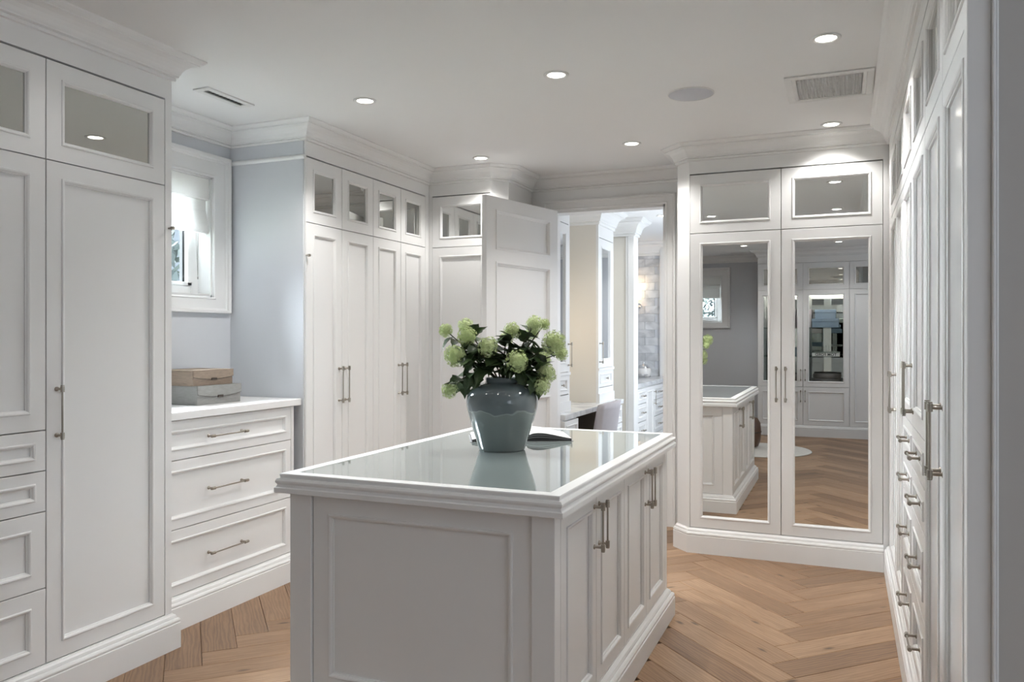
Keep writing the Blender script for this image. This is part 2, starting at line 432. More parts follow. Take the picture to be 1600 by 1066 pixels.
# wall behind the camera with a second window, right wall with a large window added for light
BX0, BX1, YB = -2.58, -1.785, -2.1
w = MB().box(-3.7, BX0, YB-.15, YB, 0, ZC).box(BX1, 2.3, YB-.15, YB, 0, ZC).box(BX0, BX1, YB-.15, YB, 0, WZ0).box(BX0, BX1, YB-.15, YB, WZ1, ZC)
struct('wall_near', w, 'wall', 'blue grey wall with a window seen in the mirror')
RY0, RY1, RZ0, RZ1 = -0.65, 1.35, 0.75, 2.35
w = MB().box(2.15, 2.3, YB, RY0, 0, ZC).box(2.15, 2.3, RY1, 2.0, 0, ZC).box(2.15, 2.3, RY0, RY1, 0, RZ0).box(2.15, 2.3, RY0, RY1, RZ1, ZC)
struct('wall_window', w, 'wall', 'wall around the large added window outside the picture')

# crown moulding, continuous round the room, one piece per run
CP = [(0, 2.592), (.012, 2.594), (.014, 2.604), (.010, 2.608), (.022, 2.612), (.022, 2.618), (.027, 2.624),
      (.032, 2.638), (.042, 2.652), (.056, 2.664), (.074, 2.671), (.086, 2.673), (.086, 2.678), (.096, 2.682), (.104, 2.690), (.108, 2.694), (.108, 2.70), (0, 2.70)]
path = [(XA, -1.9), (XA, 2.746), (XL, 2.746), (XL, 3.875), (XC, 3.875), (XC, YD), (-2.43, YD), (-2.33, YD+.1), (-2.33, YW),
        (-1.05, YW), (-1.05, YE+.1), (-0.953, YE), (XF, YE), (XF, 1.97)]
names = ['above the left wardrobe run', 'on the side of the left wardrobe', 'on the window wall', 'on the grey side of the four-door wardrobe',
         'above the four-door wardrobe', 'above the corner cabinet', 'on the corner cabinet chamfer', 'on the corner cabinet side', 'above the doorway',
         'on the side of the mirrored wardrobe', 'on the mirrored wardrobe chamfer', 'above the mirrored wardrobe', 'above the right-hand cabinets']
for i, nm in enumerate(names):
    struct('trim_%d' % (i+1), MB().sweep(path, CP, i, i+1), 'trim', 'white crown moulding ' + nm, 'moulding')

# plinth profile
PP = [(-.02, 0), (.028, 0), (.028, .114), (.024, .117), (.027, .122), (.027, .128), (.023, .135), (.016, .138), (.016, .141), (.013, .150), (.006, .155), (.003, .1595), (-.02, .1595)]
def plinth(name, label, pth):
    struct(name, MB().sweep(pth, PP), 'paint', label, 'baseboard')
plinth('baseboard_left', 'stepped white plinth under the left wardrobes', [(XA, -1.9), (XA, 2.746), (XA-.14, 2.746)])
plinth('baseboard_drawers', 'stepped white plinth under the drawer chest by the window', [(XB, 2.75), (XB, 3.875)])
plinth('baseboard_wardrobe', 'white plinth under the four-door wardrobe', [(XC-.5, 3.872), (XC, 3.872), (XC, YD)])
plinth('baseboard_corner', 'white plinth under the corner cabinet', [(XC+.03, YD), (-2.43, YD), (-2.33, YD+.1), (-2.33, YW)])
plinth('baseboard_mirror', 'white plinth under the mirrored wardrobe', [(-1.05, YW), (-1.05, YE+.1), (-0.953, YE), (XF-.03, YE)])
plinth('baseboard_right', 'white plinth under the right-hand cabinets', [(XF, YE), (XF, 1.97)])

# ------------------------------------------------------------------ fronts
G = 0.0021
_cache = {}
def front_mesh(w, h, s, rail=None, raised=0.006):
    key = ('f', round(w, 4), round(h, 4), s)
    if key not in _cache:
        t = .022
        pr = [(G, t), (G, .0012), (G+.0012, 0), (s-.001, 0), (s, -raised*.7), (s+.003, -raised), (s+.008, -raised*.8), (s+.012, -.001), (s+.0125, .002), (s+.016, .004), (s+.0165, .0105)]
        _cache[key] = MB().rect_loops(0, w, 0, h, pr).mesh('front', 'paint')
    return _cache[key]
def field_mesh(w, h, s, mat, nm):
    key = ('p', round(w, 4), round(h, 4), s, mat, nm)
    if key not in _cache:
        i = s+.014
        _cache[key] = MB().box(i, w-i, .010, .014, i, h-i).mesh(nm, mat)
    return _cache[key]
def handle_mesh(L, vert=True, std=.034):
    key = ('h', L, vert)
    if key not in _cache:
        m = MB(); n = 10
        def P(a, y): return (0, y, a) if vert else (a, y, 0)
        m.tube([P(-L/2-.004, -std), P(L/2+.004, -std)], .0038, n)
        for sg in (-1, 1):
            e = sg*(L/2-.010)
            m.tube([P(e, 0), P(e, -.004), P(e, -.0045), P(e, -std+.006), P(e, -std-.006)], [.009, .009, .0050, .0050, .0056], n)
            m.tube([P(e-.011, -std), P(e+.011, -std)], .0080, n)
            m.tube([P(sg*(L/2+.002), -std), P(sg*(L/2+.006), -std)], .0072, n)
        _cache[key] = m.mesh('handle', 'nickel')
    return _cache[key]

def make_front(parent, kind, x0, x1, z0, z1, s=.066, handle=None, field='paint'):
    w, h = x1-x0, z1-z0
    nm = {'door': 'door', 'glass': 'door', 'mirror': 'door', 'drawer': 'drawer'}[kind]
    o = put(nm, front_mesh(w, h, s), parent, (x0, 0, z0))
    fn = {'door': 'panel', 'drawer': 'panel', 'glass': 'glass', 'mirror': 'mirror'}[kind]
    fm = {'door': field, 'drawer': field, 'glass': 'mirror_grey', 'mirror': 'mirror'}[kind]
    if kind == 'glass' and field != 'paint': fm = field
    put(fn, field_mesh(w, h, s, fm, fn), o)
    if handle:
        t, a, b, L = handle
        put('handle', handle_mesh(L, t == 'v'), o, (a-x0, 0, b-z0), label='nickel bar handle')
    return o

def boxes(t, items, mat='paint', c=0.0):
    for nm, b in items: MB().box(*b, c).build(nm, mat, t)

def cabinet(name, label, loc, rotz, x0, x1, depth, zt=ZC-.0, stiles=(), group=None, cat='cabinet', z0=0.0, top=ZTOP, frieze=True):
    """front plane at local y=0, facing local -y; carcass behind"""
    t = thing(name, label, cat, loc, rotz, group)
    m = MB().box(x0, x1, .05, depth, z0, zt)
    m.build('body', 'paint', t)
    bxs = [('stile', (a, b, 0, .05, ZP-.001, top+.006)) for a, b in stiles]
    if frieze: bxs.append(('frieze', (x0, x1, 0, .05, top+.006, zt)))
    boxes(t, bxs + [('toe_board', (x0, x1, .001, .05, z0, ZP-.001))])
    return t

def knob(parent, x, z, label='small nickel valet rod knob'):
    MB().tube([(0, 0, 0), (0, -.016, 0), (0, -.016, 0), (0, -.03, 0), (0, -.034, 0)], [.0045, .0045, .008, .008, .005], 10).build('valet_rod', 'nickel', parent, (x, 0, z), label=label)

# A: left wardrobes (face +X); local x = world y
t = cabinet('wardrobe', 'tall white wardrobe with one long door beside the drawer chest', (XA, 0, 0), pi/2, 2.1275, 2.746, .66, stiles=[(2.709, 2.746)])
make_front(t, 'door', 2.1275, 2.708, ZP, ZT, handle=('v', 2.171, 1.13, .20))
make_front(t, 'glass', 2.1275, 2.708, ZT, ZTOP)
knob(t, 2.729, 1.918)
t = cabinet('wardrobe', 'tall white wardrobe with four drawers below a door, at left picture edge', (XA, 0, 0), pi/2, 1.51, 2.1275, .66)
make_front(t, 'glass', 1.512, 2.1275, ZT, ZTOP)
make_front(t, 'door', 1.512, 2.1275, 1.064, ZT, handle=('v', 1.56, 1.22, .20))
for a, b in ((.908, 1.064), (.751, .908), (.456, .751), (ZP, .456)):
    make_front(t, 'drawer', 1.512, 2.1275, a, b, s=.045 if b-a < .2 else .062, handle=('h', 1.82, (a+b)/2, .16))
for k in range(2):
    b = 1.51-k*.62
    t = cabinet('wardrobe', ['tall white wardrobe left of the one with drawers, outside the picture', 'tall white wardrobe farthest from the window, outside the picture'][k], (XA, 0, 0), pi/2, b-.62, b, .66)
    make_front(t, 'door', b-.618, b, ZP, ZT, handle=('v', b-.06, 1.13, .20)); make_front(t, 'glass', b-.618, b, ZT, ZTOP)

# B: drawer chest below the window
t = thing('drawer_chest', 'white three-drawer chest under the small window', 'drawers', (XB, 0, 0), pi/2)
MB().box(2.75, 3.823, .024, .50, 0, 1.02).build('body', 'paint', t)
boxes(t, [('toe_board', (2.75, 3.823, .001, .024, 0, ZP-.001)), ('stile', (2.75, 2.77, 0, .024, ZP, 1.02)), ('stile', (3.80, 3.823, 0, .024, ZP, 1.02))])
for a, b in ((.822, 1.017), (.485, .822), (ZP, .485)):
    make_front(t, 'drawer', 2.77, 3.80, a, b, s=.05, handle=('h', 3.262, (a+b)/2, .26))
MB().box(-3.515, -2.975, 2.752, 3.862, 1.02, 1.06, .003).build('countertop', 'quartz', None, label='white stone countertop on the drawer chest by the window', category='countertop')

# C: four-door wardrobe
t = cabinet('wardrobe', 'white wardrobe with four narrow doors and square mirrored panes above', (XC, 0, 0), pi/2, 3.875, YD, .56, stiles=[(3.875, 3.882), (5.336, YD)])
ys = [3.882, 4.2455, 4.609, 4.9725, 5.336]
for i in range(4):
    hx = ys[i+1]-.034 if i % 2 == 0 else ys[i]+.034
    make_front(t, 'door', ys[i], ys[i+1], ZP, ZT, handle=('v', hx, 1.125, .22))
    make_front(t, 'glass', ys[i], ys[i+1], ZT, ZTOP)
knob(t, 3.879, 1.91)
MB().box(3.868, 3.8755, .012, .5645, 0, ZC).build('side_panel', 'wall', t, label='blue grey painted side of the wardrobe')
struct('trim_20', MB().sweep([(XL, 3.868), (XC+.0, 3.868)], [(0, 2.485), (.006, 2.487), (.012, 2.495), (.012, 2.502), (.006, 2.51), (0, 2.512)]), 'trim', 'thin white picture moulding on the grey wardrobe side', 'moulding')

# D: corner cabinet
t = cabinet('corner_cabinet', 'white corner cabinet partly behind the open door', (0, YD, 0), 0, XC+.001, -2.43, .57, stiles=[(XC+.001, -2.925), (-2.435, -2.43)])
make_front(t, 'door', -2.925, -2.435, ZP, ZT); make_front(t, 'glass', -2.925, -2.435, ZT, ZTOP, field='mirror')
MB().add([(-2.43, 0, 0), (-2.33, .1, 0), (-2.33, .575, 0), (-2.43, .575, 0), (-2.43, 0, ZC), (-2.33, .1, ZC), (-2.33, .575, ZC), (-2.43, .575, ZC)],
         [(0, 1, 5, 4), (1, 2, 6, 5), (2, 3, 7, 6), (3, 0, 4, 7), (4, 5, 6, 7), (3, 2, 1, 0)]).build('chamfered_side', 'paint', t)

# E: mirrored wardrobe
t = cabinet('mirrored_wardrobe', 'white wardrobe with two tall mirrored doors right of the doorway', (0, YE, 0), 0, -.953, XF, .64, stiles=[(-.953, -.949), (.216, XF)])
xe = [-.949, -.3735, .2155]
for i in range(2):
    make_front(t, 'mirror', xe[i], xe[i+1], ZP, ZT, handle=('v', xe[1]+(-.028 if i == 0 else .028), 1.125, .215))
    make_front(t, 'mirror', xe[i], xe[i+1], ZT, ZTOP)
MB().add([(-.953, 0, 0), (-1.05, .1, 0), (-1.05, .64, 0), (-.953, .64, 0), (-.953, 0, ZC), (-1.05, .1, ZC), (-1.05, .64, ZC), (-.953, .64, ZC)],
         [(1, 0, 4, 5), (2, 1, 5, 6), (3, 2, 6, 7), (0, 3, 7, 4), (4, 7, 6, 5), (0, 1, 2, 3)]).build('chamfered_side', 'paint', t)

# F: right-hand run (faces -X): local x = -world y
def fx(y): return -y
runs = [(1.955, 2.465, 2.975, 'white tall two-door cabinet at the near end of the right-hand run'),
        (2.975, 3.495, 4.015, 'white cabinet with eight drawers below two doors in the right-hand run'),
        (4.015, 4.535, 5.055, 'white tall two-door cabinet of the right-hand run next to the mirrored wardrobe')]
for n_, (a, b, c, lab) in enumerate(runs):
    end = 5.30 if n_ == 2 else c
    st = [(-end, -c)] if n_ == 2 else []
    t = cabinet('tall_cabinet', lab, (XF, 0, 0), -pi/2, -end, -a, .62, stiles=st)
    for i, (p, q) in enumerate(((a, b), (b, c))):
        hx = b-.036 if i == 0 else b+.036
        make_front(t, 'glass', -q, -p, ZT, ZTOP)
        if n_ == 1:
            make_front(t, 'door', -q, -p, 1.073, ZT, handle=('v', -hx, 1.22, .20), field='paint_gloss')
            for z0, z1 in ((.908, 1.073), (.751, .908), (.456, .751), (ZP, .456)):
                make_front(t, 'drawer', -q, -p, z0, z1, s=.045 if z1-z0 < .2 else .062, handle=('h', -(p+q)/2, (z0+z1)/2, .16), field='paint_gloss')
        else:
            make_front(t, 'door', -q, -p, ZP, ZT, handle=('v', -hx, 1.14, .20), field='paint_gloss')

# ------------------------------------------------------------------ doorway
jm = MB().box(OX0-.0, OX0+.018, YW-.002, YW+.132, 0, OZ).box(OX1-.018, OX1, YW-.002, YW+.132, 0, OZ).box(OX0, OX1, YW-.002, YW+.132, OZ-.018, OZ)
struct('trim_21', jm, 'trim', 'white jamb lining of the doorway', 'trim')
for k, (y, sg) in enumerate(((YW, -1), (YW+.13, 1))):
    CW = .078
    cp = [(0, 0), (0, .014), (.004, .018), (.012, .02), (.016, .016), (CW-.022, .016), (CW-.018, .022), (CW-.016, .026), (CW-.003, .026), (CW, .023), (CW, 0)]
    vs = []; fs = []
    for o_, d_ in cp: vs += [(OX0-o_, y+sg*d_, 0), (OX0-o_, y+sg*d_, OZ+o_), (OX1+o_, y+sg*d_, OZ+o_), (OX1+o_, y+sg*d_, 0)]
    for k_ in range(len(cp)-1):
        for j_ in range(3): fs.append((k_*4+j_, k_*4+j_+1, k_*4+5+j_, k_*4+4+j_))
    cs = MB().add(vs, fs)
    struct('trim_%d' % (22+k), cs, 'trim', ['white stepped casing around the doorway', 'white casing on the far side of the doorway'][k], 'trim')
# open door leaf
hinge = Vector((-2.14, 5.952)); tip = Vector((-2.36, 5.08))
dv = tip-hinge; LW = dv.length; ang = math.atan2(dv.y, dv.x)
d1 = put('door_1', None, None, (hinge.x, hinge.y, .008), ang, kind='structure', label='white panelled door standing open at the doorway', category='door')
T = .042; LH = 2.418
m = MB()
pan = [(.118, LW-.118, 2.055, 2.315), (.118, LW-.118, 1.06, 1.945), (.118, LW-.118, .24, .95)]
# slab made of stiles and rails
m.box(0, .118, 0, T, 0, LH).box(LW-.118, LW, 0, T, 0, LH)
zs = [0, .24, .95, 1.06, 1.945, 2.055, 2.315, LH]
for i in range(0, 8, 2): m.box(.118, LW-.118, 0, T, zs[i], zs[i+1])
m.build('door_leaf', 'trim', d1)
for a, b, c, d in pan:
    p = MB().box(a-.002, b+.002, .014, T-.014, c-.002, d+.002)
    for y0, sg in ((0, 1), (T, -1)):
        p.rect_loops(a-.012, b+.012, c-.012, d+.012, [(0, y0), (0, y0-sg*.005), (.008, y0-sg*.007), (.014, y0-sg*.004), (.02, y0+sg*.004), (.026, y0+sg*.006), (.028, y0+sg*.0145)])
    p.build('panel', 'trim', d1)
hd = MB()
for y0, sg in ((0, -1), (T, 1)):
    hd.tube([(LW-.06, y0, 1.0), (LW-.06, y0+sg*.006, 1.0), (LW-.06, y0+sg*.0065, 1.0), (LW-.06, y0+sg*.045, 1.0)], [.026, .026, .009, .009], 14)
    hd.tube([(LW-.06, y0+sg*.045, 1.0), (LW-.17, y0+sg*.045, 1.0)], .008, 10)
hd.build('door_handle', 'nickel', d1)

# ------------------------------------------------------------------ windows
def window(name, label, loc, rotz, w, z0, z1):
    """local: opening 0..w in x, room side is -y, wall thickness .15 towards +y"""
    o = put(name, None, None, loc, rotz, kind='structure', label=label, category='window')
    jd = .15
    MB().box(0, .012, 0, jd, z0, z1).box(w-.012, w, 0, jd, z0, z1).box(0, w, 0, jd, z1-.012, z1).box(0, w, 0, jd, z0, z0+.012).build('window_frame', 'trim', o)
    CW = .135; cb = z0-.095
    cp = [(-CW, 0), (-CW, -.028), (-CW+.004, -.032), (-CW+.022, -.032), (-CW+.026, -.028), (-CW+.028, -.022), (-CW+.04, -.018), (-CW+.042, -.014), (-.016, -.014), (-.013, -.019), (-.004, -.019), (0, -.015), (0, .002)]
    vs = []; fs = []
    for i_, y_ in cp:
        b_ = z0+i_*.095/CW; vs += [(i_, y_, b_), (w-i_, y_, b_), (w-i_, y_, z1-i_), (i_, y_, z1-i_)]
    for k_ in range(len(cp)-1):
        for j_ in range(4): fs.append((k_*4+j_, k_*4+(j_+1) % 4, k_*4+4+(j_+1) % 4, k_*4+4+j_))
    MB().add(vs, fs).build('casing', 'trim', o)
    sf = MB(); f0 = .012; f1 = .075
    yy0, yy1 = .095, .14
    sf.box(f0, f1, yy0, yy1, z0+.012, z1-.012, .003).box(w-f1, w-f0, yy0, yy1, z0+.012, z1-.012, .003).box(f1, w-f1, yy0, yy1, z0+.012, z0+f1*.9, .003).box(f1, w-f1, yy0, yy1, z1-f1, z1-.012, .003)
    sf.box(f1, f1+.035, yy0-.012, yy1-.01, z0+f1*.9, z1-f1, .003).box(w-f1-.035, w-f1, yy0-.012, yy1-.01, z0+f1*.9, z1-f1, .003).box(f1, w-f1, yy0-.012, yy1-.01, z0+f1*.9, z0+f1*.9+.02, .003)
    sf.build('sash', 'trim', o)
    MB().box(w-f1-.052, w-f1-.035, yy0+.012, yy1-.012, z0+.088, z1-.08).box(f1+.035, f1+.052, yy0+.012, yy1-.012, z0+.088, z1-.08).build('sash_gasket', 'ink', o)
    MB().box(f1+.035, w-f1-.035, .118, .122, z0+.088, z1-f1).build('glass', 'pane', o)
    MB().box(.02, w-.02, -.004, .10, z0+.012, z0+.02).build('window_sill', 'trim', o)
    return o
w1 = window('window_1', 'small white casement window above the drawer chest', (XL, WY0, 0), pi/2, WY1-WY0, WZ0, WZ1)
w2 = window('window_2', 'second small white window seen in the left mirrored door', (BX1, YB, 0), pi, BX1-BX0, WZ0, WZ1)
# large window added out of view for its light (no casement detail needed beyond frame and mullions)
o = put('added_window_3', None, None, (2.15, RY0, 0), -pi/2, kind='structure', label='large white window added outside the picture on the right', category='window')
wl = RY1-RY0
fm = MB()
for a in (0, wl/2-.03, wl-.06): fm.box(-a-.06, -a, -.02, .06, RZ0, RZ1)
fm.box(-wl, 0, -.02, .06, RZ0, RZ0+.07).box(-wl, 0, -.02, .06, RZ1-.07, RZ1)
fm.build('window_frame', 'trim', o)

def roman_shade(label, loc, rotz, w, z0, z1):
    t = thing('roman_shade', label, 'blind', loc, rotz)
    m = MB(); pts = []
    # front profile (y, z): valance, flat cloth, soft folded bottom
    prof = [(.030, z1), (.002, z1), (.000, z1-.12), (.006, z1-.125), (.026, z1-.126), (.026, z0+.14), (.014, z0+.09), (.004, z0+.05), (.0, z0+.015), (.004, z0), (.020, z0-.003), (.034, z0+.01), (.036, z1)]
    n = len(prof)
    vs = []
    for x in (0, w): vs += [(x, y, z) for y, z in prof]
    fs = [(i, (i+1) % n, n+(i+1) % n, n+i) for i in range(n)] + [tuple(range(n)), tuple(range(n, 2*n))[::-1]]
    m.add(vs, fs); m.build('shade', 'shade_cloth', t)
    MB().tube([(w-.045, .045, z0+.02), (w-.045, .045, z0-.26)], .0014, 5).tube([(w-.060, .045, z0+.02), (w-.052, .045, z0-.13), (w-.046, .045, z0-.255)], .0014, 5).tube([(w-.045, .045, z0-.26), (w-.045, .045, z0-.275)], .0035, 6).build('cord', 'grey_cloth', t)
    return t
roman_shade('white roman shade half down in the small window', (XL, WY0+.022, 0), pi/2, WY1-WY0-.045, 2.045, 2.371)
roman_shade('white roman shade in the window seen in the mirror', (BX1-.022, YB, 0), pi, BX1-BX0-.045, 2.045, 2.371)

# ------------------------------------------------------------------ island
IX0, IX1, IY0, IY1 = -1.857, -.838, 2.345, 4.045
t = thing('island', 'white dressing-room island with glass top and four side doors', 'island', (0, 0, 0))
ISL = t
MB().box(IX0+.023, IX1-.024, IY0+.034, IY1-.034, 0, .862).build('body', 'paint', t)
for xa, xb in ((IX0, IX0+.092), (IX1-.078, IX1)):
    for ya, yb in ((IY0, IY0+.055), (IY1-.055, IY1)): MB().box(xa, xb, ya, yb, 0, .862, .0015).build('corner_post', 'paint', t)
IPP = [(-.02, 0), (.035, 0), (.035, .092), (.031, .096), (.033, .102), (.033, .108), (.027, .116), (.018, .118), (.018, .122), (.013, .132), (.005, .138), (0, .142), (-.02, .142)]
loop = [(IX1, IY0), (IX1, IY1), (IX0, IY1), (IX0, IY0)]
MB().sweep(loop, IPP, closed=True).build('plinth', 'paint', t)
TP = [(-.05, .862), (.036, .862), (.040, .864), (.040, .880), (.036, .882), (.034, .884), (.031, .892), (.033, .894), (.037, .900), (.037, .906), (.032, .913), (.024, .915), (.024, .918), (.026, .926), (.024, .930), (-.022, .930), (-.022, .924), (-.05, .924)]
MB().sweep(loop, TP, closed=True).build('top_frame', 'trim', t)
MB().box(IX0+.02, IX1-.02, IY0+.02, IY1-.02, .919, .9285).build('glass_top', 'island_glass', t)
# end panels (front and back)
for yy, rz, lx in ((IY0+.0105, 0, 0), (IY1-.0105, pi, 1)):
    x0, x1 = IX0+.092, IX1-.078
    w = x1-x0; ox = x0 if rz == 0 else x1
    o = put('end_panel', front_mesh(w, .862-.142, .07), t, (ox, yy, .142), rz)
    put('panel', field_mesh(w, .862-.142, .07, 'paint', 'panel'), o)
# side doors facing +X
boxes(t, [('rail', (IX1-.024, IX1, 2.40, 3.99, 0, .146)), ('rail', (IX1-.024, IX1, 2.40, 3.99, .858, .862))])
yd = [2.401, 2.798, 3.195, 3.592, 3.989]
for i in range(4):
    w = yd[i+1]-yd[i]; h = .858-.146
    o = put('door', front_mesh(w, h, .058), t, (IX1, yd[i], .146), pi/2)
    put('panel', field_mesh(w, h, .058, 'paint', 'panel'), o)
    a = w-.03 if i % 2 == 0 else .03
    put('handle', handle_mesh(.165), o, (a, 0, .735-.146), label='nickel bar handle')
# blank side facing -X with two panels
for a, b in ((2.401, 3.195), (3.195, 3.989)):
    o = put('side_panel', front_mesh(b-a, .712, .07), t, (IX0-.001, b, .146), -pi/2)
    put('panel', field_mesh(b-a, .712, .07, 'paint', 'panel'), o)

# ------------------------------------------------------------------ vase and flowers
VC = Vector((-1.392, 3.205, .9285))
v = thing('vase', 'large grey green glazed ceramic vase on the island', 'vase', VC)
prof = [(0, 0), (.096, 0), (.101, .004), (.106, .018), (.118, .06), (.133, .105), (.147, .15), (.155, .185), (.158, .212), (.155, .236), (.146, .256), (.130, .273), (.108, .286), (.088, .293), (.076, .297), (.072, .301), (.073, .313), (.070, .318), (.064, .318), (.061, .312), (.060, .30), (.085, .27), (.12, .22), (.10, .05), (0, .03)]
def smooth_prof(p, n=3):
    out = []
    for i in range(len(p)-1):
        a = Vector(p[max(i-1, 0)]); b = Vector(p[i]); c = Vector(p[i+1]); d = Vector(p[min(i+2, len(p)-1)])
        for k in range(n):
            s = k/n
            q = .5*((2*b)+(c-a)*s+(2*a-5*b+4*c-d)*s*s+(3*b-a-3*c+d)*s**3)
            out.append((max(q.x, 0), max(q.y, 0)))
    out.append(p[-1]); return out
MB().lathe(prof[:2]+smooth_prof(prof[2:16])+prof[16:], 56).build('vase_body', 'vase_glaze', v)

FW = Vector((-sin(.397), cos(.397), 0)); RT = Vector((cos(.397), sin(.397), 0))
def atpx(u_, v_, d): return Vector((0, 0, 1.42)) + FW*d + RT*((u_-800)/1240*d) + Vector((0, 0, 1))*((528-v_)/1240*d)
DV = 3.49
def floret_ball(r, seed):
    rnd = random.Random(seed); m = MB(); N = 240
    for i in range(N):
        z = 1-2*(i+.5)/N; th = i*2.399963+rnd.uniform(-.2, .2); rr = math.sqrt(1-z*z)
        n = Vector((rr*cos(th), rr*sin(th), z)); n = (n+Vector((rnd.uniform(-.2, .2), rnd.uniform(-.2, .2), rnd.uniform(-.2, .2)))).normalized()
        c = n*r*rnd.uniform(.70, 1.08)
        a = n.orthogonal().normalized(); b = n.cross(a); ph = rnd.uniform(0, 6.28)
        s = r*.17*rnd.uniform(.75, 1.25); vs = [c-n*s*.35]; fs = []
        for k in range(5):
            t0 = ph+k*2*pi/5
            for dt, q, hh in ((-.42, .62, .05), (0, 1.0, .30), (.42, .62, .05)):
                vs.append(c+(a*cos(t0+dt)+b*sin(t0+dt))*s*q+n*s*hh)
            fs.append((0, 1+k*3, 2+k*3, 3+k*3))
        m.add(vs, fs, True)
    # inner core
    core = [(r*.66*sin(pi*i/8), -r*.66*cos(pi*i/8)) for i in range(9)]
    m.lathe(core, 10)
    return m.mesh('flower_head', 'petal')
HEADS = [floret_ball(1.0, s) for s in (1, 2, 3)]
def leaf_mesh(seed):
    rnd = random.Random(seed); m = MB(); vs = []; fs = []
    wd = [0.02, .22, .33, .36, .30, .20, .09, 0.0]; n = len(wd)
    curl = rnd.uniform(.1, .45); fold = rnd.uniform(.15, .4)
    for i, w_ in enumerate(wd):
        x = i/(n-1); z = -curl*x*x
        jag = 1+.12*((i % 2)*2-1)
        for yy in (-1, -.5, 0, .5, 1): vs.append((x, yy*w_*jag, z+abs(yy)*w_*fold))
    for i in range(n-1):
        for j in range(4):
            fs.append((i*5+j, (i+1)*5+j, (i+1)*5+j+1, i*5+j+1))
    m.add(vs, fs, True); return m.mesh('leaf', 'leaf')
LEAVES = [leaf_mesh(s) for s in range(4)]
mouth = VC+Vector((0, 0, .31))
def add_leaf(parent, p, direction, size, rnd):
    d = Vector(direction).normalized()
    up = Vector((rnd.uniform(-.5, .5), rnd.uniform(-.5, .5), 1)); y = up.cross(d)
    if y.length < .1: y = Vector((1, 0, 0)).cross(d)
    y.normalize(); z = d.cross(y)
    M = Matrix((d, y, z)).transposed().to_4x4(); M.translation = p
    o = put('leaf', LEAVES[rnd.randrange(4)], parent)
    o.matrix_local = M @ Matrix.Scale(size, 4)
heads = [  # zoom x, zoom y, radius px, depth offset, label
    (122, 122, 46, .02, 'small pale green snowball flower at the far upper left of the bouquet'),
    (268, 90, 52, .06, 'topmost pale green snowball flower of the left pair in the bouquet'),
    (275, 165, 64, -.03, 'pale green snowball flower just below the top left one'),
    (190, 305, 70, -.06, 'pale green snowball flower left of the dark leaves, above the lowest one'),
    (428, 242, 66, -.06, 'pale green snowball flower left of the bouquet centre'),
    (605, 125, 58, .04, 'upper pale green snowball flower right of the bouquet centre'),
    (560, 185, 46, .06, 'small pale green snowball flower tucked behind the upper centre one'),
    (765, 75, 56, .03, 'topmost pale green snowball flower on the right of the bouquet'),
    (838, 78, 38, .06, 'small pale green snowball flower touching the top right one'),
    (905, 212, 78, -.05, 'largest pale green snowball flower at the right of the bouquet'),
    (640, 345, 72, -.10, 'pale green snowball flower low in the front centre above the vase mouth'),
    (850, 435, 68, -.02, 'green snowball flower low on the right above the lowest right one'),
    (820, 527, 55, -.07, 'lowest pale green snowball flower on the right beside the vase shoulder'),
    (150, 556, 52, -.05, 'lowest pale green snowball flower on the left drooping beside the vase'),
    (960, 290, 46, .03, 'small snowball flower below the largest one on the right'),
    (748, 140, 46, .08, 'snowball flower under the top right one, half behind leaves'),
    (830, 330, 52, .07, 'shaded green snowball flower deep in the right of the bouquet'),
]
for i, (zx, zy, rp_, dd, lab) in enumerate(heads):
    rnd = random.Random(100+i)
    c = atpx(670+zx/4.635, 490+zy/4.635, DV+dd); r = rp_/4.635*DV/1240*1.0
    f = thing('flower_stem', lab, 'flower', VC+Vector((0, 0, .12)), 0, 'snowball flower stems in the vase')
    org = VC+Vector((0, 0, .12))
    off = Vector((c.x-VC.x, c.y-VC.y, 0))
    p0 = Vector((rnd.uniform(-.02, .02), rnd.uniform(-.02, .02), 0)); 
    p1 = Vector((off.x*.12, off.y*.12, .19)); 
    if Vector((p1.x, p1.y)).length > .045: p1 = Vector((p1.x, p1.y, 0)).normalized()*.045+Vector((0, 0, .19))
    pe = c-org
    p2 = p1.lerp(pe, .5)+Vector((0, 0, .035 if pe.z > .2 else .05))
    def bez(s):
        ctrl = p1+Vector((off.x*.15, off.y*.15, .06)) if pe.z > .19 else p1+Vector((off.x*.3, off.y*.3, .085))
        return (1-s)**2*p1+2*s*(1-s)*ctrl+s*s*pe
    pts = [p0, p0.lerp(p1, .5)]+[bez(s/8) for s in range(9)]
    MB().tube(pts, [.0035]*6+[.003]*3+[.0024]*2, 6).build('stem', 'stem', f)
    h = put('flower_head', HEADS[i % 3], f, pe); h.scale = (r*1.1, r*1.1, r*1.05); h.rotation_euler = (rnd.uniform(0, 6), rnd.uniform(0, 6), rnd.uniform(0, 6))
    for k in range(11 if i not in (8, 14) else 4):
        s = .30+.64*(k+.3)/11.0; q = bez(min(s, .93))
        tdir = (bez(min(1, s+.05))-bez(s-.05)).normalized()
        th = rnd.uniform(0, 6.28); sd = tdir.orthogonal().normalized(); sd = sd*cos(th)+tdir.cross(sd)*sin(th)
        dr = sd+tdir*.45+Vector((0, 0, -.15))
        add_leaf(f, q, dr, rnd.uniform(.065, .098), rnd)

